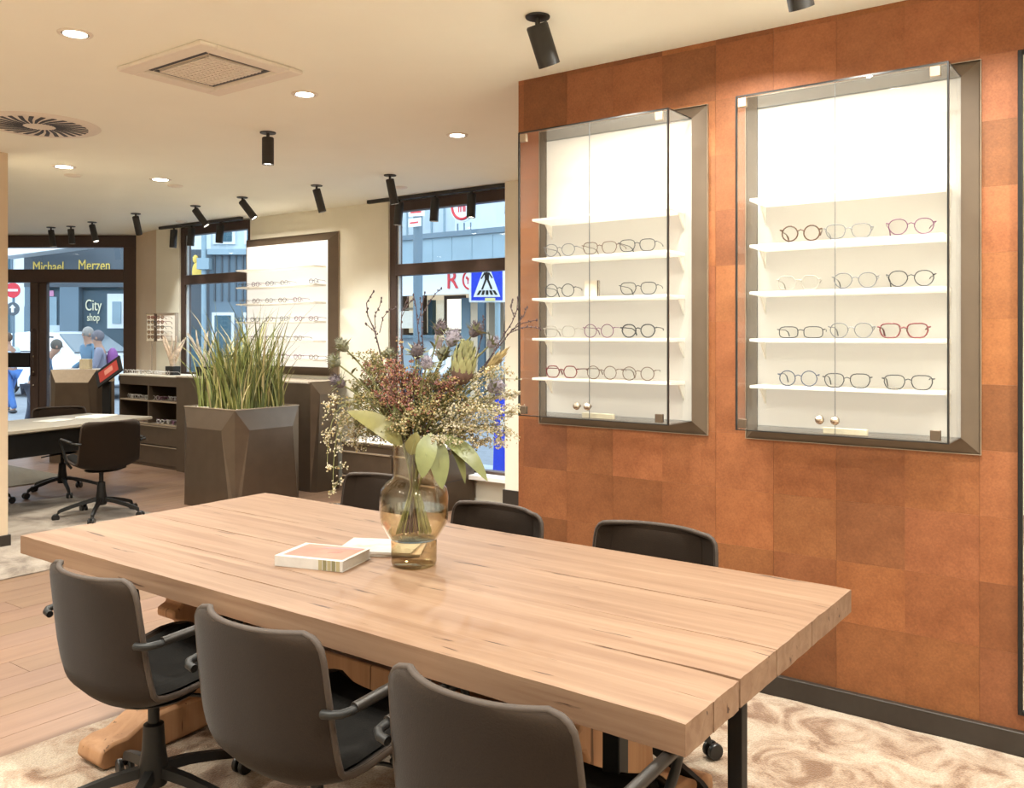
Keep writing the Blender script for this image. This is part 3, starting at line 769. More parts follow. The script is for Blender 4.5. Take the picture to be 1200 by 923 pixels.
for k in range(7):
    spectacles('tiny pale eyeglasses on the low drawer unit behind the bouquet, ' + NTH[k] + ' from the left', (-6.0 + k*.13 + rr.uniform(-.01, .01), 5.68 + rr.uniform(-.01, .05), .535), rr.uniform(-.4, .4), rr.choice(['round', 'panto']), rr.choice(['white', 'white', 'clear', 'blue']), 'eyeglasses on the low drawer unit', .003, 1.0)

# ---------------------------------------------------------------- grass planter
t = thing('grass_planter', 'square faceted bronze planter full of tall green ornamental grass', 'planter', (-6.66, 4.96, 0), 0)
facet_box(t, .72, .68, .86)
MB().box((-.335, -.315, .80), (.335, .315, .845)).build('soil', plain('planter_gravel', (.42, .36, .30), .95, noise=.5, nscale=90, bump=1), t, smooth=0)
rm = MB()
rm.box((-.365, -.345, .8605), (.365, -.325, .868)).box((-.365, .325, .8605), (.365, .345, .868)).box((-.365, -.325, .8605), (-.345, .325, .868)).box((.345, -.325, .8605), (.365, .325, .868))
rm.build('rim', M['bronze_light'], t, smooth=0)
gr = random.Random(21)
pb = MB()
for _ in range(420):
    pb.ball((gr.uniform(-.32, .32), gr.uniform(-.30, .30), .85), gr.uniform(.008, .016), 5, 3)
tag(pb.build('gravel', plain('pale_gravel', (.60, .54, .47), .9, noise=.3, nscale=30), t), kind='stuff')
gmats = [plain('grass_green', (.20, .225, .065), .5, noise=.3, nscale=9), plain('grass_olive', (.36, .34, .13), .5, noise=.25, nscale=9), plain('grass_dark', (.10, .125, .035), .55, noise=.3, nscale=9), plain('grass_straw', (.55, .47, .24), .55, noise=.2, nscale=9)]
g = MB()
for i in range(620):
    g.cur = gr.choices([0, 1, 2, 3], [5, 4, 3, 1.0])[0]
    bx, by = gr.uniform(-.29, .29), gr.uniform(-.27, .27)
    ln = gr.uniform(.28, .62) if gr.random() < .60 else gr.uniform(.58, 1.02) * (1.0 - .30*abs(bx - .03)/.3)
    if abs(bx - .06) < .14 and gr.random() < .45: ln *= 1.14
    a = gr.uniform(0, 2*PI); lean = gr.uniform(.03, .30); curl = gr.uniform(.0, .34) * (1.8 if gr.random() < .10 else 1)
    w = gr.uniform(.005, .0115)
    dx, dy = math.cos(a), math.sin(a)
    n = 6; vs = []; fs = []
    tw = gr.uniform(0, PI)
    for k in range(n + 1):
        s = k / n
        hx = lean*s*ln + curl*ln*s*s*s
        z = .84 + ln*(s - .32*curl*s**3)
        ww = w * (1 - s**2.2) + .0004
        sx, sy = math.cos(tw + s*.6), math.sin(tw + s*.6)
        p = (bx + dx*hx, by + dy*hx, z)
        vs += [(p[0] - sx*ww, p[1] - sy*ww, p[2]), (p[0] - sy*ww*.25, p[1] + sx*ww*.25, p[2]), (p[0] + sx*ww, p[1] + sy*ww, p[2])]
    for k in range(n):
        o = k*3
        fs += [(o, o+1, o+4, o+3), (o+1, o+2, o+5, o+4)]
    g.add(vs, fs)
tag(g.build('grass', gmats, t, smooth=80), kind='stuff')
# ---------------------------------------------------------------- oak table
t = thing('oak_table', 'massive pale oak dining table with a thick split top on trestle feet', 'table', (-2.10, 2.14, 0), 0)
TX, TY = 1.352, .560
ys = [-.560, -.428, -.288, -.06, .20, .56]
tr = random.Random(5)
for i in range(5):
    y0, y1 = ys[i] + .0003, ys[i+1] - .0003
    nx = 46; mb = MB()
    top = []; bot = []
    xr = TX + tr.uniform(-.0015, .0015); xl = -TX + tr.uniform(-.002, .002)
    ny = 7
    def zt(x, y):
        z = .75 + .0012*math.sin(x*3.1 + i) + tr.uniform(-.0006, .0006)
        return z
    vs = []
    for s in range(nx + 1):
        x = xl + (xr - xl) * s/nx
        for k in range(ny + 1):
            y = y0 + (y1 - y0)*k/ny
            xx = x
            if s in (0, nx): xx += tr.uniform(-.0012, .0012)
            # a split opens towards the right end of the second board
            yy = y
            if k == 0 and i == 2 and x > .85: yy += .007 * ((x - .85)/.5)**1.5 + tr.uniform(0, .0012)
            if k == ny and i == 1 and x > 1.0: yy -= .004 * ((x - 1.0)/.35)**1.5 + tr.uniform(0, .0010)
            if k == 0 and i == 0: yy += tr.uniform(-.001, .001)
            z = zt(x, y)
            if k in (0, ny): z -= .0007
            if s in (0, nx): z -= .002
            vs.append((xx, yy, z))
    nt_ = len(vs)
    fs = [(s*(ny+1)+k, (s+1)*(ny+1)+k, (s+1)*(ny+1)+k+1, s*(ny+1)+k+1) for s in range(nx) for k in range(ny)]
    # perimeter skirt
    per = [(s, 0) for s in range(nx+1)] + [(nx, k) for k in range(1, ny+1)] + [(s, ny) for s in range(nx-1, -1, -1)] + [(0, k) for k in range(ny-1, 0, -1)]
    pv = []
    for (s, k) in per:
        p = vs[s*(ny+1)+k]
        vs.append((p[0], p[1], .683)); pv.append(s*(ny+1)+k)
    m_ = len(per)
    for j in range(m_):
        j2 = (j+1) % m_
        fs.append((pv[j], nt_ + j, nt_ + j2, pv[j2]))
    fs.append(tuple(nt_ + j for j in range(m_))[::-1])
    o = mb.add(vs, fs).build('board', M['tableoak'], t, smooth=50)
    tt = (.97, 1.0, 1.03, 1.0, .98)[i]; o.color = (tt, tt, tt*.99, 1)
def trestle(x):
    # carved upright: stepped ogee profile in the y-z plane
    half = [(.19, .683), (.285, .66), (.29, .60), (.265, .555), (.225, .535), (.225, .50), (.26, .485), (.26, .455), (.20, .43), (.165, .36), (.175, .27), (.225, .21), (.30, .18), (.33, .175), (.33, .135)]
    pts = half + [(-y, z) for y, z in half[::-1]]
    MB().prism(pts, 0, x - .055, x + .055).build('trestle', M['tableend'], t, bevel=.008)
    foot = [(.0, .145), (.30, .145), (.38, .135), (.45, .10), (.50, .10), (.545, .085), (.555, .045), (.53, .016), (.40, .015), (.0, .03)]
    pts = foot + [(-y, z) for y, z in foot[::-1][1:-1]]
    MB().prism(pts, 0, x - .075, x + .075).build('trestle_foot', M['tableend'], t, bevel=.010)
trestle(-.88); trestle(.85)
MB().box((-.82, -.04, .30), (.79, .04, .40)).build('stretcher', M['tableend'], t, bevel=.006)
for yy in (-.36, .36):
    MB().box((1.06, yy - .022, .015), (1.105, yy + .022, .6825)).build('steel_leg', M['black'], t, bevel=.003)

# ---------------------------------------------------------------- swivel armchairs
def shell_layers():
    prof = [(-.262, .800), (-.262, .792), (-.261, .780), (-.259, .762), (-.255, .735), (-.248, .68), (-.240, .62), (-.232, .56), (-.222, .505), (-.206, .450), (-.174, .416), (-.125, .400), (-.06, .396), (.03, .403), (.12, .415), (.18, .430), (.212, .434), (.232, .437), (.243, .439), (.248, .440)]
    cum = [0]
    for i in range(1, len(prof)): cum.append(cum[-1] + math.hypot(prof[i][0]-prof[i-1][0], prof[i][1]-prof[i-1][1]))
    tot = cum[-1]; n = 16
    def hw(s):
        w = .232 + .016*math.sin(min(1, s/.45)*PI*.5)
        if s > .45: w = .248 - .020*((s - .45)/(tot - .45))
        r = .055
        if s < r: w -= r - math.sqrt(max(0, r*r - (r - s)**2))
        q = tot - s; r = .07
        if q < r: w -= r - math.sqrt(max(0, r*r - (r - q)**2))
        return w
    rows = []
    for i, (y, z) in enumerate(prof):
        s = cum[i]; w = hw(s); row = []
        ty, tz = (prof[min(i+1, len(prof)-1)][0] - prof[max(i-1, 0)][0], prof[min(i+1, len(prof)-1)][1] - prof[max(i-1, 0)][1])
        l_ = math.hypot(ty, tz); ny, nz = -tz/l_, ty/l_       # points to the sitter
        if ny < 0 and nz < 0: ny, nz = -ny, -nz
        if i < 8 and ny < 0: ny, nz = -ny, -nz
        if i > 11 and nz < 0: ny, nz = -ny, -nz
        for k in range(n + 1):
            u = -1 + 2*k/n
            wrap = .055*abs(u)**2.4
            x = u*w*(1 - .02*abs(u))
            row.append(((x, y + ny*wrap, z + nz*wrap), (ny, nz)))
        rows.append(row)
    return rows
def make_chair(label, group):
    t = thing('swivel_chair', label, 'chair', (0, 0, 0), 0, group)
    rows = shell_layers(); R_ = len(rows); n = len(rows[0]) - 1
    def layer(off): return [[(p[0], p[1] + nn[0]*off, p[2] + nn[1]*off) for p, nn in row] for row in rows]
    out = layer(0); inn = layer(.018)
    mb = MB(); vs = [p for r_ in out for p in r_] + [p for r_ in inn for p in r_]
    N1 = R_*(n+1)
    fs = []
    for i in range(R_-1):
        for k in range(n):
            a = i*(n+1)+k
            fs.append((a, a+n+1, a+n+2, a+1)); fs.append((N1+a, N1+a+1, N1+a+n+2, N1+a+n+1))
    per = [(0, k) for k in range(n+1)] + [(i, n) for i in range(1, R_)] + [(R_-1, k) for k in range(n-1, -1, -1)] + [(i, 0) for i in range(R_-2, 0, -1)]
    for j in range(len(per)):
        a = per[j][0]*(n+1)+per[j][1]; b = per[(j+1) % len(per)][0]*(n+1)+per[(j+1) % len(per)][1]
        fs.append((a, b, N1+b, N1+a))
    mb.add(vs, fs)
    mb.build('shell', M['taupe'], t, smooth=60)
    # piping round the rim
    path = []
    for (i, k) in per:
        a, b = Vector(out[i][k]), Vector(inn[i][k]); path.append((a + b)/2)
    clean = [path[0]]
    for p in path[1:]:
        if (p - clean[-1]).length > .006: clean.append(p)
    MB().tube(clean, .0092, 6, True).build('piping', M['piping'], t, smooth=80)
    # inner pad of the back and black seat cushion
    def pad(i0, i1, k0, k1, lo, hi, name, mat):
        p = MB(); A_ = layer(lo); B2 = layer(hi); v = []; nk = k1-k0
        for i in range(i0, i1+1):
            for k in range(k0, k1+1):
                e = i in (i0, i1) or k in (k0, k1)
                a, b = Vector(A_[i][k]), Vector(B2[i][k]); v.append(a.lerp(b, .25 if e else 1))
        f = [((i)*(nk+1)+k, (i)*(nk+1)+k+1, (i+1)*(nk+1)+k+1, (i+1)*(nk+1)+k) for i in range(i1-i0) for k in range(nk)]
        p.add(v, f); p.build(name, mat, t, smooth=80)
    pad(8, R_-2, 1, n-1, .0185, .052, 'seat_cushion', M['seatblack'])
    pad(2, 7, 2, n-2, .0185, .024, 'back_pad', M['taupe'])
    for s in (-1, 1):
        arm = MB().tube([(s*.236, -.200, .632), (s*.262, -.198, .635), (s*.280, -.185, .637), (s*.287, -.16, .638), (s*.287, -.05, .644), (s*.286, .080, .650), (s*.285, .098, .645), (s*.283, .106, .632), (s*.275, .108, .60), (s*.238, .075, .455), (s*.21, .06, .415)], .0105, 10)
        a = arm.build('armrest', M['black'], t)
        pd = MB().tube([(s*.287, -.15, .6425), (s*.2875, -.04, .6495), (s*.287, .075, .655)], .0125, 10); pd.build('arm_pad', M['armgrey'], a)
    MB().lathe([(.030, .372), (.12, .382), (.13, .390), (.06, .396)], 20).build('swivel_plate', M['black'], t)
    MB().lathe([(.040, .105), (.046, .14), (.034, .22), (.030, .29), (.017, .295), (.017, .375)], 18).build('column', M['black'], t)
    MB().tube([(.02, .03, .378), (.14, .10, .376), (.19, .12, .370)], .006, 6).build('lever', M['black'], t)
    for q in range(5):
        a = 2*PI*q/5 + .35
        c, s = math.cos(a), math.sin(a)
        pth = [(.03, .150), (.12, .135), (.22, .108), (.30, .082), (.318, .070), (.322, .058)]
        mb = MB(); v = []
        for r_, z in pth:
            hwid = .019 - .018*(r_ - .03)*1.2
            v += [(r_*c - s*hwid, r_*s + c*hwid, z - .014), (r_*c + s*hwid, r_*s - c*hwid, z - .014), (r_*c + s*hwid*.7, r_*s - c*hwid*.7, z + .014), (r_*c - s*hwid*.7, r_*s + c*hwid*.7, z + .014)]
        f = []
        for i in range(len(pth)-1):
            for k in range(4): f.append((i*4+k, i*4+(k+1) % 4, i*4+4+(k+1) % 4, i*4+4+k))
        f += [(3, 2, 1, 0), tuple((len(pth)-1)*4+k for k in range(4))]
        lg = mb.add(v, f).build('leg', M['black'], t, smooth=35)
        w = MB()
        for sd in (-1, 1):
            cyl = MB().lathe([(.010, -.009), (.026, -.009), (.029, -.005), (.029, .005), (.026, .009), (.010, .009)], 16)
            cyl.xf(Matrix.Translation((.335*c + sd*.016*s, .335*s - sd*.016*c, .0295)) @ Matrix.Rotation(a, 4, 'Z') @ Matrix.Rotation(PI/2, 4, 'X'))
            w.add(cyl.v, cyl.f)
        w.tube([(.320*c, .320*s, .062), (.332*c, .332*s, .038)], .007, 6)
        w.build('caster', M['wheel'], lg, smooth=35)
    return t
G1 = 'taupe swivel chairs at the oak table'
ch = make_chair('taupe swivel armchair at the near left end of the oak table', G1)
first = [True]
def place(x, y, rz, label, group, z=0.0):
    o = ch if first[0] else copy_thing(ch)
    first[0] = False
    o.location = (x, y, z); o.rotation_euler = (0, 0, rz); o['label'] = label; o['group'] = group
    return o
RZ = .0135
place(-2.51, 1.545, .0, 'taupe swivel armchair at the near left end of the oak table', G1, RZ)
place(-1.77, 1.55, .02, 'taupe swivel armchair in the middle of the near side of the oak table', G1, RZ)
place(-1.08, 1.545, -.01, 'taupe swivel armchair at the near right, cut off by the bottom edge', G1, RZ)
place(-3.04, 2.87, PI + .05, 'taupe chair across the oak table, mostly hidden behind the vase', G1, RZ)
place(-2.15, 2.60, PI - .06, 'taupe chair across the oak table with its back right of the vase', G1, RZ)
place(-1.455, 2.64, PI + .05, 'taupe chair across the oak table in front of the copper wall', G1, RZ)
G2 = 'swivel chairs at the long desk'
place(-7.05, 3.87, PI*.5 - .12, 'swivel chair before the long desk with its back turned to the planter', G2, .0)
place(-8.38, 4.22, -PI*.5 - .33, 'swivel chair behind the long desk, wide back facing the room', G2, .0)
place(-8.42, 3.42, -PI*.5 - .2, 'swivel chair behind the long desk, cut off by the left pillar', G2, .0)

# ---------------------------------------------------------------- long desk at the left
t = thing('long_desk', 'long desk with pale grey brown top and dark apron behind the left pillar', 'desk', (-7.83, 3.53, 0), math.radians(12))
dm = plain('desk_top', (.30, .26, .20), .45, noise=.06, nscale=10)
MB().prism([(-.42, .735), (-.42, .71), (-.36, .695), (.36, .695), (.42, .71), (.42, .735)], 1, -1.3, 1.10).build('top', dm, t, bevel=.002)
MB().box((-.34, -1.2, .50), (.34, .55, .694)).build('apron', M['black'], t, smooth=0)
MB().box((-.34, -1.2, 0), (.34, -1.15, .50)).box((.10, -.62, .02), (.34, -.55, .50)).build('leg_panel', M['black'], t, smooth=0)
for i, (x, y, r, lab) in enumerate(((-8.02, 4.36, .5, 'white open booklet at the end of the long desk'), (-7.98, 3.95, .3, 'thin white sheet lying flat on the long desk'))):
    if i == 0:
        b = thing('booklet', lab, 'booklet', (x, y, .7365), r)
        MB().box((-.11, -.16, 0), (.11, .0, .012)).box((-.11, .002, 0), (.11, .16, .010)).build('pages', plain('paper_white', (.80, .78, .72), .7), b, bevel=.002)
        MB().box((-.115, -.165, -.0008), (.115, .165, -.0001)).build('cover', M['white'], b)
    else:
        tag(MB().box((-.10, -.145, 0), (.10, .145, .003)).build('paper_sheet', plain('paper_grey', (.62, .60, .54), .7), loc=(x, y, .7357), rz=r), lab, 'paper')

# ---------------------------------------------------------------- greeting stand and tablet by the door
t = thing('reception_stand', 'dark bronze reception stand with a faceted top edge coloured as if lit by the door', 'stand', corner(-5.14, 10.62), YAW)
facet_box(t, .54, .42, 1.09, e=.05, th=.15, sa=.11, sb=.03, m2=plain('stand_facet_lit', (.42, .32, .22), .4, metal=.2))  # top facets get a lighter colour for the light they catch
MB().box((-.265, -.205, 1.02), (.265, .205, 1.0895)).build('top', M['bronze_light'], t)
t = thing('card_box', 'small pale box standing on the reception stand', 'box', corner(-5.10, 10.62, 1.0905), YAW)
MB().box((-.06, -.04, 0), (.06, .04, .11)).build('box', plain('pale_box', (.80, .72, .52), .6), t, bevel=.004)
MB().box((-.062, -.042, .1105), (.062, .042, .118)).build('lid', plain('pale_lid', (.85, .78, .6), .6), t, bevel=.002)
t = thing('tablet_stand', 'black stand holding a tilted tablet with a red screen', 'tablet', corner(-4.52, 9.9), YAW)
MB().box((-.045, -.02, .02), (.045, .02, .98)).build('post', M['black'], t, bevel=.004)
MB().box((-.16, -.14, 0), (.16, .14, .02)).build('base', M['black'], t, bevel=.004)
Mx = Matrix.Translation((.04, -.04, 1.09)) @ Matrix.Rotation(math.radians(-36), 4, 'Y') @ Matrix.Rotation(math.radians(48), 4, 'X')
b = MB().box((-.17, -.13, -.012), (.17, .13, .006)); b.xf(Mx); tb = b.build('tablet', M['black'], t, bevel=.003)
s1 = MB().box((-.125, -.085, .0065), (.125, .085, .008)); s1.xf(Mx); s1.build('screen', emit('screen_red', (.55, .04, .02), .16), tb)
s1 = MB().box((-.05, -.03, .0085), (.06, .05, .0092)); s1.xf(Mx); s1.build('screen_picture', emit('screen_pale', (.8, .30, .2), .2), tb)

# ---------------------------------------------------------------- rack and ornaments on the tray cabinet
t = thing('eyewear_rack', 'white eyewear rack with rows of spectacles on thin legs over the tray cabinet', 'rack', (-9.42, 5.90, 1.042), .12)
MB().box((-.07, -.012, .385), (.26, .010, .70)).build('board', plain('rack_white', (.90, .87, .80), .5), t, bevel=.002)
MB().box((-.10, -.03, .378), (-.071, .014, .705)).build('side', M['bronze'], t)
MB().box((-.235, -.02, .385), (-.101, .004, .70)).build('mirror_wing', plain('wing_beige', (.60, .54, .42), .3), t)
fr = MB()
fr.box((-.24, -.03, .700), (.27, .014, .708)).box((-.24, -.03, .376), (.27, .014, .384)).box((.262, -.03, .38), (.27, .014, .706)); fr.build('border', M['bronze_light'], t)
for xx in (-.17, .19): MB().tube([(xx, 0, 0), (xx, 0, .378)], .006, 6).build('leg', M['bronze_light'], t)
MB().box((-.19, -.05, -.0005), (.21, .05, .006)).build('base', M['bronze_light'], t)
cosr, sinr = math.cos(.12), math.sin(.12)
for i in range(5):
    for j in range(2):
        lx, ly, lz = -.0 + j*.165, -.018, .41 + i*.056
        spectacles('tiny eyeglasses on the eyewear rack, ' + ('left' if j == 0 else 'right') + ' column, ' + ['lowest', 'second', 'middle', 'fourth', 'top'][i] + ' row', (-9.42 + lx*cosr - ly*sinr + .0, 5.90 + lx*sinr + ly*cosr - .125, 1.042 + lz), .12, rr.choice(['panto', 'square']), ('tortoise', 'brown', 'clear', 'black', 'red')[(i + j) % 5], 'eyeglasses on the white rack', .0025, .95, 'lens_brown')
def coral(label, x, y, z, s, mat, seed, base=True):
    r = random.Random(seed)
    t = thing('branch_sculpture', label, 'sculpture', (x, y, z), 0)
    if base: MB().box((-.075, -.05, 0), (.075, .05, .10)).build('plinth', M['black'], t, bevel=.003)
    b = MB(); z0 = .1 if base else 0
    for k in range(7):
        a = 2*PI*k/7 + r.uniform(-.3, .3)
        p = Vector((r.uniform(-.02, .02), r.uniform(-.015, .015), z0)); d = Vector((.3*math.cos(a), .3*math.sin(a), 1)); path = [p.copy()]
        for q in range(5):
            d += Vector((r.uniform(-.25, .25), r.uniform(-.25, .25), 0)); d.x *= .8; p = p + d.normalized()*s*.075; path.append(p.copy())
        b.tube(path, [.016, .016, .014, .013, .010, .005], 7)
    b.build('branches', mat, t, smooth=70)
coral('pale branching sculpture on a black plinth on the tray cabinet', -9.10, 5.84, 1.041, .95, plain('driftwood', (.55, .43, .32), .7, noise=.4, nscale=25), 4)
coral('white branching sculpture behind the tall grass before the far window', -8.45, 5.80, 1.051, 1.1, plain('coral_white', (.78, .70, .60), .7, noise=.3, nscale=25), 8)
# ---------------------------------------------------------------- vase
VB = (-1.975, 2.140, .7508)
vz = thing('glass_vase', 'olive tinted glass vase with a wide shoulder and narrow foot on the oak table', 'vase', VB, YAW)
MB().lathe([(.0, 0), (.066, 0), (.072, .004), (.0745, .014), (.0750, .078), (.073, .084), (.0, .080)], 40).build('foot', M['vasebase'], vz, smooth=60)
outer = [(.073, .0845), (.079, .088), (.108, .138), (.1115, .160), (.1120, .222), (.107, .248), (.092, .266), (.074, .277), (.0685, .292), (.0675, .40), (.0705, .414)]
inner = [(.0665, .413), (.064, .40), (.065, .292), (.071, .280), (.089, .269), (.103, .250), (.108, .222), (.1075, .160), (.104, .140), (.076, .092), (.070, .0885)]
MB().lathe(outer + inner, 40).build('body', M['vase'], vz, smooth=60)
MB().lathe([(.0, .0895), (.072, .0895), (.1025, .140), (.1065, .160), (.1065, .186), (.0, .1862)], 40).build('water', M['water'], vz, smooth=50)

# ---------------------------------------------------------------- bouquet, every stem on its own
bq = random.Random(31)
def P(px, py, y=0.0): return Vector(((px - 485)/360, y, (664 - py)/360))
def curve_pts(a, b, c, n=8):
    return [a*(1-s)**2 + b*2*s*(1-s) + c*s*s for s in [i/n for i in range(n+1)]]
def stem_path(head):
    s = Vector((max(-.045, min(.045, head.x*.16)), max(-.04, min(.04, head.y*.3)), .395))
    foot = Vector((-head.x*.22 + bq.uniform(-.02, .02), -head.y*.3 + bq.uniform(-.02, .02), .105))
    foot.x = max(-.055, min(.055, foot.x)); foot.y = max(-.05, min(.05, foot.y))
    mid = s + Vector((head.x*.20, head.y*.2, .55*max(.02, head.z - s.z)))
    return [foot, (foot + s)/2 + Vector((0, 0, .0)), s] + curve_pts(s, mid, head, 7)[1:]
def flower(name, label, cat, group): return thing(name, label, cat, VB, YAW, group)
MS = {'stem': plain('stem_brown', (.095, .055, .030), .7, noise=.3), 'green': plain('stem_olive', (.16, .16, .06), .6, noise=.3),
      'twig': plain('twig_plum', (.055, .030, .034), .6, noise=.3), 'bract': plain('thistle_bract', (.20, .21, .12), .6, noise=.3, nscale=25),
      'lav': plain('thistle_lavender', (.25, .225, .27), .7, noise=.3, nscale=70), 'mauve': plain('thistle_mauve', (.085, .065, .075), .7, noise=.3, nscale=70), 'teal': plain('thistle_olive', (.15, .15, .10), .7, noise=.3, nscale=70),
      'leaf': plain('leaf_pale', (.17, .185, .075), .38, noise=.22, nscale=14), 'leaf2': plain('leaf_yellow', (.18, .165, .06), .4, noise=.3, nscale=12), 'leaf3': plain('leaf_dark', (.17, .19, .075), .4, noise=.3, nscale=12),
      'red': plain('blossom_rust', (.25, .095, .065), .8, noise=.4, nscale=30), 'pink': plain('blossom_rose', (.27, .14, .13), .8, noise=.4, nscale=30), 'cream': plain('blossom_cream', (.42, .37, .23), .8, noise=.2, nscale=30),
      'white': plain('blossom_white', (.50, .45, .35), .8, noise=.2, nscale=30), 'olive': plain('blossom_olive', (.20, .185, .075), .8, noise=.4, nscale=30), 'gold': plain('blossom_gold', (.36, .27, .12), .8, noise=.3, nscale=30),
      'bud': plain('bud_scale', (.26, .26, .12), .55, noise=.25, nscale=20), 'bud2': plain('bud_base', (.12, .07, .055), .6, noise=.3, nscale=20)}
def leafy(mb, base, tip, w, nrm, droop=.0, n=6, fold=.25, cup=.0):
    ax = tip - base; L_ = ax.length; d = ax.normalized(); side = d.cross(nrm).normalized(); up = side.cross(d)
    vs = []
    for k in range(n+1):
        s = k/n
        ww = w*(math.sin(PI*min(1, s**.8))**.75)*.5 + .0008
        c = base + ax*s + up*(droop*L_*math.sin(PI*s))
        vs += [c - side*ww + up*ww*fold, c, c + side*ww + up*ww*fold]
    fs = []
    for k in range(n):
        o = 3*k; fs += [(o, o+1, o+4, o+3), (o+1, o+2, o+5, o+4)]
    mb.add(vs, fs)
def thistle(px, py, y, r, core, label):
    r *= 1.12
    h = P(px, py, y)
    t = flower('thistle', label, 'flower', 'thistles in the bouquet')
    sp = stem_path(h)
    MB().tube(sp, .0028, 6).build('stem', MS['green'], t, smooth=80)
    up = (sp[-1] - sp[-2]).normalized()
    q = up.to_track_quat('Z', 'Y').to_matrix().to_4x4(); Mx = Matrix.Translation(h) @ q
    b = MB(); b.ball((0, 0, r*.55), (r*.52, r*.52, r*.72), 10, 7)
    for k in range(70):
        a = bq.uniform(0, 2*PI); e = math.acos(bq.uniform(-.35, 1))
        d = Vector((math.sin(e)*math.cos(a), math.sin(e)*math.sin(a), math.cos(e)))
        p0 = Vector((0, 0, r*.55)) + Vector((d.x*r*.5, d.y*r*.5, d.z*r*.7)); s_ = d.orthogonal().normalized()*r*.05; s2 = d.cross(s_)
        b.add([p0 - s_, p0 + s_*.5 + s2*.8, p0 + s_*.5 - s2*.8, p0 + d*r*.36], [(0, 1, 3), (1, 2, 3), (2, 0, 3)])
    b.xf(Mx); b.build('head', MS[core], t, smooth=0)
    b = MB()
    for k in range(13):
        a = 2*PI*k/13 + bq.uniform(-.15, .15)
        d = Vector((math.cos(a), math.sin(a), bq.uniform(.25, .75)))
        leafy(b, d*r*.15, d*r*bq.uniform(1.05, 1.55), r*.24, Vector((0, 0, 1)), .08, 4)
    for k in range(3):
        p = sp[-3 + (k % 2)]; a = bq.uniform(0, 6.28); 
    b.xf(Mx)
    for k in range(2):
        p = sp[-2 - k]; a = bq.uniform(0, 6.28); leafy(b, p, p + Vector((math.cos(a)*.035, math.sin(a)*.035, .025)), .010, Vector((0, 0, 1)), .1, 4)
    tag(b.build('bracts', MS['bract'], t, smooth=70), kind='stuff')
for a in [(407, 412, -.02, .030, 'teal', 'olive thistle standing out at the upper left of the bouquet'), (393, 430, .05, .030, 'teal', 'olive thistle at the far left edge of the bouquet'),
          (404, 453, -.03, .032, 'mauve', 'dark thistle low on the left of the bouquet'), (513, 394, .03, .032, 'mauve', 'topmost dark thistle in the middle of the bouquet'),
          (528, 406, -.05, .036, 'lav', 'large lavender thistle beside the pale bud'), (492, 420, -.10, .032, 'mauve', 'dark purple thistle low in the middle of the bouquet'),
          (552, 395, .06, .034, 'mauve', 'purple brown thistle at the top right of the bouquet'), (517, 423, -.02, .032, 'teal', 'grey green thistle left of the pale bud'),
          (574, 458, -.03, .036, 'lav', 'pale lavender thistle at the right of the bouquet'), (503, 432, -.12, .030, 'lav', 'greyish lavender thistle below the purple one'),
          (572, 408, .10, .028, 'lav', 'small pale thistle behind the upper right of the bouquet'), (455, 424, .08, .028, 'teal', 'small olive thistle behind the dark twig')]:
    thistle(*a)
# the large pale bud
t = flower('protea_bud', 'large pale green and brown scaly bud at the upper right of the bouquet', 'flower', None)
h = P(541, 452, -.07); sp = stem_path(h); MB().tube(sp, .0042, 7).build('stem', MS['green'], t, smooth=80)
Mx = Matrix.Translation(h) @ Vector((.16, -.1, 1)).to_track_quat('Z', 'Y').to_matrix().to_4x4()
b = MB().lathe([(.004, 0), (.024, .012), (.036, .035), (.038, .060), (.030, .092), (.012, .112), (.002, .118)], 18); b.xf(Mx); b.build('core', MS['bud2'], t, smooth=70)
b = MB()
for ring in range(6):
    z = .018 + ring*.017; rad = (.030, .037, .040, .038, .030, .018)[ring]
    for k in range(11):
        a = 2*PI*k/11 + ring*.35; o = Vector((math.cos(a), math.sin(a), 0))
        leafy(b, o*rad*.92 + Vector((0, 0, z)), o*(rad*1.0 + .003) + Vector((0, 0, z + .044)), .015, o, .06, 4, -.2)
b.xf(Mx); b.build('scales', MS['bud'], t, smooth=70)
# long spindle seed head on the right
t = flower('seed_head', 'slender straw coloured seed head leaning right over the bouquet', 'flower', None)
h = P(566, 440, .02); sp = stem_path(h); MB().tube(sp, .003, 6).build('stem', MS['green'], t, smooth=80)
Mx = Matrix.Translation(h) @ Vector((.75, .1, .75)).to_track_quat('Z', 'Y').to_matrix().to_4x4()
b = MB()
for k in range(46):
    s = k/46; a = k*2.4; rad = .020*math.sin(PI*min(1, s + .12)); o = Vector((math.cos(a), math.sin(a), 0))
    leafy(b, o*rad*.4 + Vector((0, 0, s*.085)), o*rad + Vector((0, 0, s*.085 + .045)), .008, o, .05, 3, -.2)
b.xf(Mx); b.build('husks', MS['gold'], t, smooth=70)

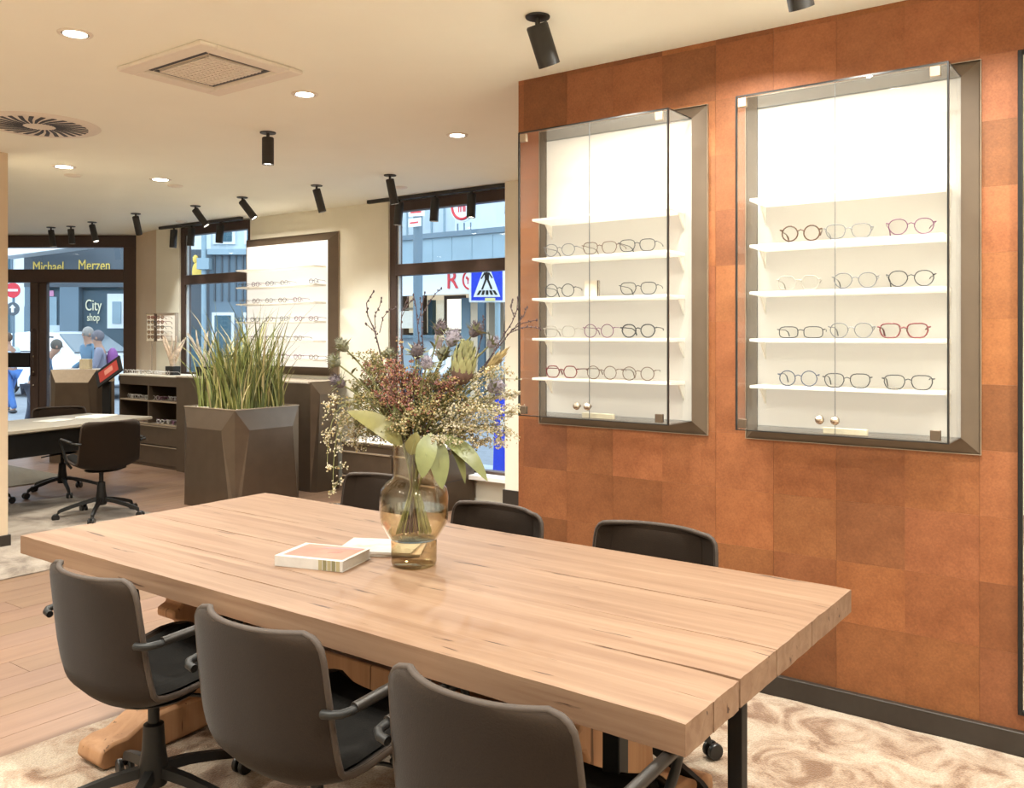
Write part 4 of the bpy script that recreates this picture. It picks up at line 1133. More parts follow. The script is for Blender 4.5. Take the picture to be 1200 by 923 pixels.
# twigs with small buds
def twig(label, main, branches, y0, y1, th=.0032):
    t = flower('twig', label, 'twig', 'bare twigs in the bouquet')
    pts = [P(p[0], p[1], y0 + (y1-y0)*i/max(1, len(main)-1)) for i, p in enumerate(main)]
    sp = stem_path(pts[0]); path = sp + pts[1:]
    b = MB(); nn = len(path); b.tube(path, [th*(1 - .62*i/nn) for i in range(nn)], 6)
    bud = MB()
    def buds(pp, k0=.0):
        for i in range(len(pp)-1):
            for j in range(3):
                c = pp[i].lerp(pp[i+1], bq.random()) + Vector((bq.uniform(-.004, .004), bq.uniform(-.004, .004), bq.uniform(-.002, .004)))
                bud.ball(c, (.0024, .0024, .0042), 5, 4)
        bud.ball(pp[-1], (.0030, .0030, .0052), 6, 4)
    buds(pts)
    for br in branches:
        q = [P(p[0], p[1], y1 + .02*i) for i, p in enumerate(br)]
        b.tube(q, [.0017*(1 - .4*i/len(q)) for i in range(len(q))], 5); buds(q)
    b.build('branch', MS['twig'], t, smooth=80); tag(bud.build('buds', MS['twig'], t, smooth=60), kind='stuff')
twig('dark twig rising highest at the left of the bouquet', [(457, 462), (449, 430), (443, 405), (438, 388), (430, 372), (428, 357), (436, 343)], [[(438, 388), (436, 372), (441, 360), (442, 350)], [(443, 392), (446, 374), (451, 366), (460, 362)], [(440, 394), (431, 386), (424, 381)]], -.02, .03, .0042)
twig('thin dark twig standing before the near window, left of centre', [(471, 440), (469, 410), (467, 385), (467, 368), (474, 350)], [[(467, 372), (472, 358), (480, 351)]], .04, .09)
twig('reddish twig standing before the near window, centre', [(490, 410), (487, 385), (485, 362), (481, 346)], [[(487, 380), (490, 364), (488, 350)]], .05, .08)
twig('tall thin twig right of the reddish twig', [(495, 410), (493, 388), (492, 364), (496, 344)], [[(492, 372), (499, 358), (507, 345), (514, 338)]], .02, .05)
twig('curved twig leaning right towards the left wall cabinet', [(560, 440), (583, 410), (600, 389), (612, 381), (629, 377)], [[(596, 393), (612, 386), (624, 385), (634, 388)], [(604, 385), (614, 372), (618, 362)]], .0, -.02)
twig('upright twig at the right of the bouquet by the copper wall', [(566, 436), (586, 402), (600, 380), (606, 365), (607, 350)], [[(603, 374), (598, 360), (601, 352)]], .03, .05)
twig('short dark twig beside the top right thistle', [(556, 425), (562, 402), (566, 385), (565, 372)], [[(563, 396), (556, 386), (553, 378)]], .08, .1)

# leaves
def leaf(label, a, b, w, mat, ya, yb, nrm=(0, -.75, .65), droop=.10):
    t = flower('salal_leaf', label, 'leaf', 'broad leaves in the bouquet')
    pa, pb = P(*a, ya), P(*b, yb)
    s = Vector((max(-.045, min(.05, pa.x*.7)), ya*.5, .385)); f = Vector((-pa.x*.2, .01, .11))
    MB().tube([f, s, pa], .0022, 6).build('stem', MS['green'], t, smooth=80)
    mb = MB(); leafy(mb, pa, pb, w, Vector(nrm), droop, 10, .16); mb.build('blade', MS[mat], t, smooth=80)
    mr = MB(); mr.tube([pa, pa.lerp(pb, .5) + Vector(nrm).normalized()*droop*(pb-pa).length*.95 + Vector((0, -.001, 0)), pb], [.0014, .0011, .0004], 5); mr.build('midrib', MS['bud'], t)
leaf('broad yellow green leaf reaching left over the vase rim', (474, 522), (411, 482), .068, 'leaf2', -.05, -.07, droop=.16)
leaf('dull upright leaf behind the vase rim', (480, 512), (464, 462), .058, 'leaf3', -.02, -.02, droop=.05)
leaf('pale leaf hanging down beside the vase neck', (514, 512), (521, 569), .062, 'leaf', -.075, -.105, (.1, -1, .15), .06)
leaf('long pale leaf drooping to the right of the vase', (517, 510), (572, 562), .058, 'leaf', -.05, -.07, (.45, -.75, .5), .14)
leaf('shiny broad leaf folded over the front of the vase rim', (508, 506), (499, 556), .066, 'leaf', -.09, -.115, (-.1, -1, .25), .10)
leaf('thin pale leaf curling at the far right of the rim', (524, 512), (546, 566), .030, 'leaf', -.03, -.05, (.4, -.8, .4), .16)
leaf('dark folded leaf at the left of the vase neck', (470, 520), (452, 488), .045, 'leaf3', .02, .03, droop=.1)
leaf('brownish leaf in front of the vase neck', (484, 532), (492, 505), .050, 'leaf2', -.068, -.085, (0, -1, .1), .05)

# fine sprays
def spray(label, group, px, py, y, rx, rz_, n, mats, wts, bl=(.0028, .0052), droop=None, stemmat='green', cat='flower spray'):
    t = flower('flower_spray', label, cat, group)
    h = P(px, py, y)
    if droop is None: sp = stem_path(h)
    else:
        sp = stem_path(P(droop[0], droop[1], y*.6)); k = sp[-1]
        sp = sp + curve_pts(k, Vector((h.x, y, k.z + .01)), h, 7)[1:]
    b = MB(); b.tube(sp, [.0024*(1 - .5*i/len(sp)) for i in range(len(sp))], 5)
    bl_ = MB()
    tips = []
    nb = 13
    for k in range(nb):
        i = bq.randrange(max(2, len(sp) - 6), len(sp)); st = sp[i]
        c = h if droop is None else st
        tip = c + Vector((bq.gauss(0, .55)*rx, bq.gauss(0, .5)*rx*.8, bq.gauss(0, .55)*rz_))
        m = st.lerp(tip, .5) + Vector((0, 0, .25*(tip - st).length))
        pth = curve_pts(st, m, tip, 4); b.tube(pth, [.0011, .001, .0009, .0008, .0006], 4); tips.append(pth)
    for k in range(n):
        pth = bq.choice(tips); j = bq.random()**.6; s = j*4; i = min(3, int(s)); c = pth[i].lerp(pth[i+1], s - i)
        c = c + Vector((bq.gauss(0, .006), bq.gauss(0, .006), bq.gauss(0, .006)))
        r = bq.uniform(*bl); bl_.cur = bq.choices(range(len(mats)), wts)[0]
        v = Vector((bq.uniform(-1, 1), bq.uniform(-1, 1), bq.uniform(-1, 1))).normalized(); s1 = v.orthogonal().normalized(); s2 = v.cross(s1)
        bl_.add([c - v*r*.6, c + s1*r, c + s2*r, c - s1*r, c - s2*r, c + v*r*.7], [(0, 2, 1), (0, 3, 2), (0, 4, 3), (0, 1, 4), (5, 1, 2), (5, 2, 3), (5, 3, 4), (5, 4, 1)])
    b.build('stem', MS[stemmat], t, smooth=80)
    tag(bl_.build('blossoms', [MS[q] for q in mats], t, smooth=0), kind='stuff')
for i, (x, y) in enumerate([(436, 434), (450, 447), (466, 428), (481, 440), (462, 458), (478, 462), (494, 450), (447, 470), (532, 446)]):
    spray('rust and rose spray, ' + ['far left beside the dark twig', 'left of the heart of the bouquet', 'topmost below the thin twigs', 'right below the purple thistle', 'low on the left', 'lowest of the rust ones, over the rim', 'closest to the grey lavender thistle', 'half hidden behind the big left leaf', 'behind the pale scaly bud'][i], 'rust coloured sprays in the bouquet', x, y, bq.uniform(-.10, .06), .052, .058, 330, ['red', 'pink', 'gold', 'olive'], [5, 3, 2, 1.2], stemmat='stem')
for i, (x, y) in enumerate([(420, 446), (431, 458), (440, 478), (424, 478), (437, 425), (450, 492), (413, 462), (418, 497), (428, 510)]):
    spray('fine olive green spray ' + ['at the upper left beside the olive thistle', 'in the middle left of the bouquet', 'just above the yellow green leaf', 'behind the lowest left thistle', 'topmost on the left, below the dark twig', 'over the left of the vase rim', 'far left behind the thistles', 'at the lower left behind the big leaf', 'lowest on the left above the drawer unit'][i], 'olive sprays in the bouquet', x, y, bq.uniform(-.06, .10), .055, .055, 300, ['olive', 'gold', 'cream'], [6, 2, .8])
for i, (x, y) in enumerate([(500, 470), (515, 452), (512, 486), (527, 472), (490, 485), (537, 462), (480, 488), (505, 442), (538, 440), (470, 500)]):
    spray('olive and straw spray ' + ['in the centre of the bouquet', 'below the grey green thistle', 'low over the middle of the vase rim', 'under the pale scaly bud', 'over the vase rim left of centre', 'right of the pale scaly bud stem', 'above the dull upright leaf', 'highest in the centre under the thistles', 'behind the scaly bud', 'low behind the upright leaf'][i], 'straw coloured sprays in the bouquet', x, y, bq.uniform(-.12, .04), .058, .055, 320, ['olive', 'gold', 'cream', 'red'], [4, 3, 2.2, .8])
for i, (x, y) in enumerate([(545, 490), (560, 476), (556, 505), (575, 490), (530, 505), (568, 520), (585, 470), (547, 470), (580, 440), (520, 515), (590, 500)]):
    spray('cream white spray ' + ['right of centre over the pale hanging leaf', 'below the pale lavender thistle', 'low on the right over the long leaf', 'at the right middle of the bouquet', 'over the vase rim, right of centre', 'lowest on the right', 'beside the copper wall, upper right', 'just below the scaly bud', 'topmost on the right under the straw seed head', 'hanging nearest the vase rim', 'reaching farthest right'][i], 'cream sprays in the bouquet', x, y, bq.uniform(-.12, .06), .062, .050, 320, ['cream', 'white', 'gold', 'olive'], [5, 4, 1.5, .8])
for i, (x, y, d, lab) in enumerate([(392, 575, (418, 480), 'white trailing spray hanging lowest at the left of the bouquet'), (384, 548, (412, 476), 'white trailing spray hanging at the left of the bouquet'),
                                    (398, 520, (425, 490), 'short white trailing spray nearest the vase on the left'), (381, 490, (415, 470), 'white trailing spray reaching farthest left'), (412, 530, (436, 498), 'thick cream spray drooping left beside the vase')]):
    spray(lab, 'trailing white sprays in the bouquet', x, y, -.03 + .02*i, .034 if i < 4 else .045, .034 if i < 4 else .035, 105 if i < 4 else 330, ['white', 'cream', 'gold'], [4, 4, 1.5], droop=d)
for i, (x, y, d, lab) in enumerate([(606, 462, (560, 470), 'white wisp reaching right to the pillar, upper one'), (604, 482, (565, 488), 'white wisp reaching right to the pillar, lower one'), (588, 522, (560, 505), 'white wisp drooping at the right of the bouquet')]):
    spray(lab, 'white wisps in the bouquet', x, y, -.02, .022, .014, 120, ['white', 'cream'], [4, 3], droop=d)

# ---------------------------------------------------------------- book and magazines
t = thing('book', 'thick white book with a pink red picture cover on the oak table', 'book', (-2.235, 1.985, .7513), .30)
bw, bd, bh = .125, .092, .034
pw = plain('page_white', (.40, .355, .31), .75, noise=.04, nscale=120)
MB().box((-bw + .003, -bd + .002, .002), (bw - .003, bd - .002, bh - .002)).build('page_block', pw, t, smooth=0)
cv = plain('cover_white', (.42, .39, .36), .35)
MB().box((-bw, -bd, bh - .0018), (bw, bd, bh)).box((-bw, -bd, 0), (bw, bd, .0018)).box((-bw, -bd - .0015, 0), (bw, -bd, bh)).build('cover', cv, t, bevel=.0006)
MB().box((-bw + .02, -bd + .018, bh + .0002), (bw - .012, bd - .012, bh + .0007)).build('cover_picture', plain('cover_pink', (.45, .14, .10), .35, noise=.25, nscale=12), t, smooth=0)
MB().prism([(-.03, .035), (.105, .055), (.108, .078), (-.02, .055)], 2, bh + .0008, bh + .0012).build('picture_hand', plain('cover_mauve', (.30, .14, .14), .4), t, smooth=0)
MB().prism([(.02, -.01), (.06, .0), (.065, .014), (.02, .004)], 2, bh + .0008, bh + .0012).build('picture_lips', plain('cover_red', (.55, .12, .10), .4), t, smooth=0)
for i in range(5):
    MB().box((.038 + i*.016, -bd - .0022, .001), (.051 + i*.016, -bd - .0016, bh - .001)).build('spine_stripe', plain('spine_olive', ((.16, .14, .07) if i % 2 else (.26, .22, .12)), .5), t, smooth=0)
for (x, y, z, r, lab, c) in ((-2.185, 2.225, .7510, .62, 'lower white magazine half hidden behind the vase', (.40, .31, .25)), (-2.20, 2.215, .7595, .48, 'upper white magazine lying open edged behind the book', (.38, .35, .31))):
    m = thing('magazine', lab, 'magazine', (x, y, z), r, 'magazines behind the vase')
    MB().box((-.13, -.095, .0004), (.13, .095, .0075)).build('pages', pw, m, smooth=0)
    MB().box((-.131, -.096, .0077), (.131, .096, .0083)).build('cover', plain('magazine_cover', c, .35, noise=.15, nscale=14), m, smooth=0)
    MB().box((-.11, -.03, .0085), (.05, .07, .0087)).build('cover_picture', plain('magazine_picture', (.55, .36, .30), .4, noise=.4, nscale=20), m, smooth=0)
# ---------------------------------------------------------------- street outside
asphalt = plain('asphalt', (.22, .24, .27), .9, noise=.12, nscale=6)
paving = plain('paving', (.42, .46, .50), .85, noise=.1, nscale=4)
struct(MB().box((-70, -30, -.35), (30, 70, -.20)).build('ground', asphalt, smooth=0))
struct(MB().box((-16, 6.46, -.199), (10, 8.6, -.10)).build('pavement', paving, smooth=0))
XM = {k: plain('facade_' + k, v, .75, noise=.05, nscale=2) for k, v in {
 'blue': (.14, .20, .25), 'lightblue': (.27, .37, .43), 'teal': (.05, .115, .15), 'pale': (.52, .60, .65), 'dark': (.075, .095, .115), 'slate': (.085, .105, .125), 'white': (.72, .76, .79), 'beige': (.62, .48, .33), 'brown': (.13, .075, .045), 'glassdark': (.06, .10, .13)}.items()}
ltred = plain('red_lettering', (.62, .03, .04), .5)
ltyel = plain('yellow_lettering', (.80, .55, .10), .5)
signwhite = plain('sign_white', (.74, .77, .80), .4)
signblue = plain('sign_blue', (.010, .045, .60), .4)
signred = plain('sign_red', (.60, .02, .04), .4)
SH_G = M['winpane']

# shop opposite, seen through the near window (front along x at y = 16)
t = thing('shop_building', 'long low shop across the street with a pale canopy and white sign band', 'building', (-13.5, 16, -.2), 0)
def bx(name, a, b, mat, bev=0, par=None): return MB().box(a, b).build(name, XM[mat] if isinstance(mat, str) else mat, par or t, bevel=bev, smooth=0)
bx('wall', (-4.9, 2.6, 0), (9, 6, 3.6), 'slate')
bx('canopy', (-4.9, -.2, 3.42), (9, 2.6, 3.98), 'lightblue'); bx('canopy_edge', (-4.9, -.26, 3.98), (9, 2.6, 4.10), 'blue'); bx('roof', (-4.9, 2.6, 3.6), (9, 6, 4.1), 'blue')
for i in range(7, 30): bx('rib', (-8.9 + i*.6, -.212, 3.43), (-8.885 + i*.6, -.201, 3.97), 'lightblue')
sb = bx('sign_band', (-4.9, .1, 2.66), (9, .25, 3.30), signwhite)
for i, (chx, cx_) in enumerate(zip('RSSMANN', (-.10, 1.62, 2.05, 2.5, 3.08, 3.6, 4.2))):
    if chx == 'A': cx_ = 1.44
    if i in (1, 2, 3): continue
    text(chx, .62, t, ltred, (cx_ if i else -.12, .085, 2.98), (PI/2, 0, 0), 'letter', .012)
def ring(par, c, r, mat_o, mat_i, name='emblem'):
    o = MB().lathe([(r, -.02), (r, .02)], 28); o.xf(Matrix.Translation(c) @ Matrix.Rotation(PI/2, 4, 'X')); d = o.build(name, mat_i, par)
    q = MB().tube([(c[0] + r*.82*math.cos(2*PI*k/28), c[1] - .026, c[2] + r*.82*math.sin(2*PI*k/28)) for k in range(28)], r*.09, 6, True); q.build('ring', mat_o, d)
    h = MB(); s = r*.5
    # small horned animal mark: body, legs, neck, head
    h.box((c[0]-s*.7, c[1]-.034, c[2]-s*.1), (c[0]+s*.5, c[1]-.022, c[2]+s*.35))
    for lx in (-.65, -.3, .15, .4): h.box((c[0]+s*lx, c[1]-.034, c[2]-s*.75), (c[0]+s*(lx+.14), c[1]-.022, c[2]-s*.1))
    h.box((c[0]+s*.3, c[1]-.034, c[2]+s*.3), (c[0]+s*.6, c[1]-.022, c[2]+s*.95)); h.box((c[0]-s*.95, c[1]-.034, c[2]+s*.1), (c[0]-s*.65, c[1]-.022, c[2]+s*.6))
    h.build('animal_mark', mat_o, d, smooth=0)
    return d
ring(t, (.46, .08, 2.98), .27, ltred, signwhite)
# shop windows below the band
bx('stall_riser', (-4.9, 2.4, 0), (9, 2.6, .45), 'slate')
for i in range(2, 9):
    xa = -8.9 + i*2.0
    f = bx('shop_window', (xa, 2.42, .45), (xa + .08, 2.58, 2.66), 'teal')
    bx('mullion', (xa + 1.92, 2.42, .45), (xa + 2.0, 2.58, 2.66), 'teal', par=f)
    bx('pane', (xa + .081, 2.5, .46), (xa + 1.919, 2.51, 2.65), SH_G, par=f)
# glowing walls and shelves model the room's reflection in the near window
iv = emit('reflection_glow', (.95, .74, .50), .42); iv2 = emit('reflection_glow_bright', (1.0, .88, .70), .95)
bx('reflected_wall', (-4.6, 2.592, 1.75), (-3.0, 2.598, 2.9), iv)
bx('reflected_unit_side', (-3.95, 2.20, 1.7), (-3.68, 2.41, 2.86), 'brown'); bx('reflected_unit_side', (-3.22, 2.20, 1.7), (-3.0, 2.41, 2.86), 'brown'); bx('reflected_unit_top', (-3.95, 2.20, 2.861), (-3.0, 2.41, 2.95), 'brown')
for z in (2.06, 2.40): bx('reflected_shelf', (-4.5, 2.22, z), (-3.1, 2.40, z + .05), 'beige')
bx('reflected_wall', (-2.99, 2.592, 1.75), (-1.55, 2.598, 2.9), iv)
bx('reflected_frame', (-2.32, 2.34, 1.80), (-1.60, 2.41, 2.76), 'brown'); bx('reflected_panel', (-2.20, 2.33, 1.85), (-1.62, 2.339, 2.66), iv2)
bx('window_ledge', (-4.7, 2.1, 1.60), (-1.5, 2.41, 1.69), 'lightblue'); bx('lower_front', (-4.7, 2.35, .45), (-1.5, 2.41, 1.60), 'pale')
bx('dark_post', (.70, .02, 0), (.90, .09, 3.3), 'glassdark'); bx('door_column', (-1.35, 1.9, 0), (-1.05, 2.4, 2.66), 'lightblue'); bx('pillar', (-.22, .9, 0), (.35, 1.5, 2.66), 'beige'); bx('goods_shelf', (-1.0, 2.0, 0), (-.25, 2.35, 1.75), 'teal')
for i in range(3): bx('goods_box', (-.98 + i*.25, 1.9, 1.76), (-.78 + i*.25, 2.2, 1.95 + (i % 3)*.12), (signred, signwhite, signblue)[i % 3])
# round rooftop sign
t2 = thing('roof_sign', 'round white rooftop sign with a red animal emblem above the canopy', 'sign', (-13.47, 16.3, 4.46), 0)
ring(t2, (0, 0, .10), .38, ltred, signwhite, 'sign_disc')
for xx in (-.2, 0, .2): MB().tube([(xx, .05, -.555), (xx, .05, -.3)], .02, 6).build('post', XM['blue'], t2)
# upper storey with vertical cladding behind
t = thing('clad_building', 'pale blue grey clad building above the shop canopy at the left', 'building', (-18.2, 24, -.2), 0)
bx('wall', (-6.8, 0, 0), (-2.0, 6, 9), 'pale')
for i in range(8): bx('cladding_strip', (-6.7 + i*.6, -.05, 3), (-6.64 + i*.6, -.001, 9), 'lightblue')
for i in range(2):
    f = bx('window', (-6.0 + i*1.7, -.06, 7.6), (-5.1 + i*1.7, -.002, 8.7), 'glassdark')
    bx('window_bar', (-5.58 + i*1.7, -.09, 7.6), (-5.52 + i*1.7, -.061, 8.7), 'white', par=f)
# street lamp pole with small plates
t = thing('sign_pole', 'grey pole with small street plates outside the near window', 'pole', (-9.33, 10.2, -.2), 0)
MB().tube([(0, 0, 0), (0, 0, 4.6)], .075, 12).build('pole', XM['blue'], t)
for i, z in enumerate((3.36, 3.52)):
    MB().box((-.11, -.10, z), (.17, -.085, z + .13)).build('plate', signwhite, t, rz=.3*i - .1, smooth=0)
    MB().box((-.07, -.106, z + .05), (.12, -.101, z + .075)).build('plate_mark', ltred, t, rz=.3*i - .1, smooth=0)
# pedestrian crossing sign
t = thing('crossing_sign', 'blue and white pedestrian crossing sign on a grey post', 'sign', (-6.44, 8.24, -.2), 0.52)
MB().tube([(.12, .04, 0), (.12, .04, 2.544)], .032, 10).build('post', XM['lightblue'], t)
MB().box((-.215, -.012, 2.08), (.215, .012, 2.544)).build('board', signwhite, t, bevel=.01)
MB().box((-.185, -.016, 2.104), (.185, -.0125, 2.520)).build('blue_field', signblue, t, smooth=0)
MB().prism([(-.16, 2.144), (.16, 2.144), (.03, 2.496), (-.03, 2.496)], 1, -.020, -.0165).build('white_triangle', signwhite, t, smooth=0)
f = MB(); y0, y1 = -.025, -.0205
f.prism([(.02*math.cos(2*PI*k/12), 2.454 + .022*math.sin(2*PI*k/12)) for k in range(12)], 1, y0, y1)
f.prism([(-.03, 2.432), (.03, 2.432), (.024, 2.344), (-.022, 2.344)], 1, y0, y1)
f.prism([(-.022, 2.348), (.0, 2.348), (-.045, 2.232), (-.066, 2.232)], 1, y0, y1); f.prism([(.0, 2.348), (.024, 2.348), (.068, 2.240), (.046, 2.232)], 1, y0, y1)
f.prism([(-.03, 2.432), (-.022, 2.416), (-.062, 2.352), (-.074, 2.360)], 1, y0, y1); f.prism([(.03, 2.432), (.022, 2.416), (.06, 2.360), (.072, 2.368)], 1, y0, y1)
f.build('walking_figure', M['black'], t, smooth=0)
for i in range(5):
    xx = -.12 + i*.055
    MB().prism([(xx, 2.168), (xx + .03, 2.168), (xx + .03 - (xx + .015)*.3, 2.220), (xx - (xx + .015)*.3, 2.220)], 1, y0, y1).build('stripe', M['black'], t, smooth=0)
MB().box((-.02, -.028, 2.096), (.10, -.018, 2.132)).build('sticker', plain('sticker_yellow', (.72, .68, .30), .5), t, smooth=0)
# pale blue card in the near window
tag(MB().box((-.085, 0, 0), (.085, .004, .165)).build('window_card', plain('card_blue', (.50, .66, .80), .5), loc=(-5.80, 6.170, 1.56)), 'small pale blue card on the glass of the near window', 'card')
# blue sandwich board and white street table low in the near window
t = thing('street_board', 'bright blue pavement board behind the near window, low at the right', 'board', (-6.15, 8.35, -.099), .5)
MB().prism([(-.20, 0), (-.16, 0), (.02, .92), (-.02, .92)], 0, -.20, .20).build('front_board', signblue, t, smooth=0); MB().prism([(.16, 0), (.20, 0), (.02, .90), (.01, .90)], 0, -.20, .20).build('rear_board', signblue, t, smooth=0)
MB().box((-.12, -.14, .5), (.12, -.125, .62)).build('board_print', signwhite, t, smooth=0)
t = thing('street_table', 'small white table with thin legs on the pavement outside', 'table', (-5.40, 7.80, -.099), .4)
MB().box((-.25, -.2, .55), (.25, .2, .575)).build('tabletop', signwhite, t, bevel=.005)
for sx in (-.22, .22):
    for sy in (-.17, .17): MB().tube([(sx, sy, 0), (sx, sy, .55)], .012, 6).build('leg', M['black'], t)

# buildings seen through the far window
t = thing('grey_building', 'grey corner building with vertical cladding and windows beyond the far window', 'building', corner(-7.3, 24, -.2), YAW)
bx('wall', (-.88, 0, 0), (1.2, 4, 3.9), 'blue'); bx('upper_wall', (-.88, .1, 3.9), (1.2, 4, 9), 'pale')
for i in range(10): bx('cladding_strip', (-.75 + i*.19, -.05, 2.6), (-.71 + i*.19, -.001, 3.85), 'slate')
bx('ledge', (-.88, -.2, 3.85), (1.2, .1, 4.0), 'lightblue')
for i in range(2):
    f = bx('window', (-.8 + i*.85, .02, 4.15), (-.2 + i*.85, .099, 5.6), 'white'); bx('pane', (-.72 + i*.85, .0, 4.22), (-.28 + i*.85, .019, 5.5), 'teal', par=f)
for i in range(2):
    f = bx('window', (-.8 + i*.85, -.06, .9), (-.2 + i*.85, -.002, 2.3), 'white'); bx('pane', (-.72 + i*.85, -.08, .98), (-.28 + i*.85, -.061, 2.22), 'teal', par=f)
MB().tube([(-.98, -.15, 0), (-.98, -.15, 6)], .07, 8).build('downpipe', XM['lightblue'], t)
bx('pipe_box', (-1.12, -.3, 3.45), (-.80, -.02, 3.75), 'lightblue')
t = thing('slate_facade', 'dark slate coloured facade with a yellow emblem beyond the far window', 'building', corner(-9.3, 24.5, -.2), YAW)
bx('wall', (-.6, 0, 0), (1.0, 5, 4.05), 'slate'); bx('upper_wall', (-.6, .1, 4.05), (1.0, 5, 8), 'white'); bx('awning', (-.5, -.5, 1.9), (.2, -.01, 2.25), 'beige'); bx('shop_glass', (-.5, -.03, .5), (.9, -.002, 1.85), 'teal')
q = MB().ball((0, 0, 0), (.16, .03, .30), 12, 8).ball((-.06, 0, .36), (.08, .03, .12), 10, 6); q.xf(Matrix.Translation((.64, -.05, 3.42))); q.build('yellow_emblem', ltyel, t)

# buildings, sign and car seen through the glass door
t = thing('dark_shop', 'dark grey shop front with yellow lettering across the street from the door', 'building', corner(-14.4, 28, -.2), YAW)
bx('fascia', (-1.0, 0, 3.2), (2.7, 4, 5.2), 'slate'); bx('wall', (-1.0, .3, 0), (2.7, 4, 3.2), 'teal')
bx('column', (.15, -.05, 0), (.75, .3, 3.2), 'blue'); bx('column', (2.3, -.05, 0), (2.7, .3, 3.2), 'blue'); bx('column', (-.95, -.05, 0), (-.75, .3, 3.2), 'blue')
f = bx('shop_window', (.76, .2, .7), (2.29, .299, 3.1), 'glassdark')
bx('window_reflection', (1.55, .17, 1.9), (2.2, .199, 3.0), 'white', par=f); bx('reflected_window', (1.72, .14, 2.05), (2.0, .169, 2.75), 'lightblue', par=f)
f = bx('shop_window', (-.74, .2, .7), (.14, .299, 3.1), 'glassdark'); bx('window_poster', (-.65, .16, 2.0), (-.05, .199, 2.9), 'lightblue', par=f); bx('window_poster', (-.6, .16, 2.92), (-.15, .199, 3.1), plain('poster_pink', (.62, .25, .42), .5), par=f)
bx('window_display', (-.3, .1, 1.0), (.1, .19, 2.0), 'pale', par=f)
text('Michael', .44, t, ltyel, (-.22, -.02, 3.83), (PI/2, 0, 0), 'lettering', .01, sx=.74)
text('Merzen', .48, t, ltyel, (1.23, -.02, 3.87), (PI/2, 0, 0), 'lettering', .01, sx=.70)
creamy = plain('cream_lettering', (.80, .74, .52), .6)
text('City', .50, t, creamy, (1.13, .13, 2.62), (PI/2, 0, 0), 'lettering', .01, sx=.62)
text('shop', .34, t, creamy, (1.13, .13, 2.24), (PI/2, 0, 0), 'lettering', .01, sx=.62)
q = MB().prism([(-1.2, 4.05), (1.35, 4.38), (1.35, 4.46), (-1.2, 4.46)], 1, -1.1, -.3); q.build('reflection_wedge', signwhite, t, smooth=0)  # solid white wedge modelled for a bright reflection in the door glass
t = thing('white_house', 'white rendered house front at the far left beyond the glass door', 'building', corner(-23.2, 41, -.2), YAW)
bx('wall', (-2.5, 0, 0), (2.0, 6, 11), 'white')
for i in range(3):
    for j in range(3):
        f = bx('window', (-2.0 + i*1.35, -.08, 1.2 + j*3), (-1.2 + i*1.35, -.002, 3.0 + j*3), 'blue'); bx('pane', (-1.9 + i*1.35, -.1, 1.3 + j*3), (-1.3 + i*1.35, -.081, 2.9 + j*3), 'teal', par=f)
t = thing('pale_house', 'pale house front beyond the right edge of the glass door', 'building', corner(-15.3, 34, -.2), YAW)
bx('wall', (-1.3, 0, 0), (3.5, 6, 10), 'pale')
for j in range(3):
    for i in range(3):
        f = bx('window', (-.9 + i*1.4, -.08, 1.0 + j*2.8), (-.1 + i*1.4, -.002, 2.6 + j*2.8), 'white'); bx('pane', (-.82 + i*1.4, -.1, 1.08 + j*2.8), (-.18 + i*1.4, -.081, 2.52 + j*2.8), 'blue', par=f)
t = thing('no_entry_sign', 'red no entry sign above a dark round sign on one thin post', 'sign', corner(-11.25, 20, -.2), YAW)
MB().tube([(0, .03, 0), (0, .03, 3.0)], .028, 8).build('post', XM['blue'], t)
q = MB().lathe([(.17, -.01), (.17, .01)], 28); q.xf(Matrix.Translation((0, 0, 2.70)) @ Matrix.Rotation(PI/2, 4, 'X')); q.build('red_disc', signred, t)
MB().box((-.12, -.016, 2.675), (.12, -.0105, 2.725)).build('white_bar', signwhite, t, smooth=0)
q = MB().lathe([(.15, -.01), (.15, .01)], 28); q.xf(Matrix.Translation((0, 0, 2.28)) @ Matrix.Rotation(PI/2, 4, 'X')); q.build('dark_disc', XM['slate'], t)
MB().prism([(-.03, 2.20), (.03, 2.20), (.03, 2.30), (.07, 2.30), (0, 2.38), (-.07, 2.30), (-.03, 2.30)], 1, -.016, -.0105).build('arrow', signwhite, t, smooth=0)

# white car
car = thing('car', 'white car parked across the street behind the glass door', 'car', corner(-12.15, 24.6, -.15), YAW - .50)
car.scale = (1.15, 1.15, 1.15)
cw_ = plain('car_white', (.84, .87, .90), .25, coat=.6); cg = plain('car_glass', (.02, .03, .04), .12, spec=.25); ct = plain('tyre_black', (.015, .015, .017), .7); chub = plain('hub_grey', (.45, .47, .50), .3, metal=.7)
def lof(sections, name, mat, par):
    mb = MB(); vs = []; n = len(sections[0])
    for s in sections: vs += s
    fs = [(i*n+k, i*n+(k+1) % n, (i+1)*n+(k+1) % n, (i+1)*n+k) for i in range(len(sections)-1) for k in range(n)]
    fs += [tuple(range(n))[::-1], tuple((len(sections)-1)*n+k for k in range(n))]
    mb.add(vs, fs); return mb.build(name, mat, par, smooth=35, bevel=.03)
def sec(x, zb, zt, hw_, tw): return [(x, -hw_, zb), (x, hw_, zb), (x, hw_*1.01, zb + (zt-zb)*.55), (x, tw, zt), (x, -tw, zt), (x, -hw_*1.01, zb + (zt-zb)*.55)]
bd_ = lof([sec(-2.1, .30, .80, .74, .70), sec(-2.02, .22, .98, .84, .78), sec(-1.3, .20, 1.0, .87, .80), sec(.5, .20, .98, .87, .80), sec(1.3, .20, .93, .86, .76), sec(1.85, .22, .78, .82, .66), sec(2.08, .30, .62, .68, .56)], 'body', cw_, car)
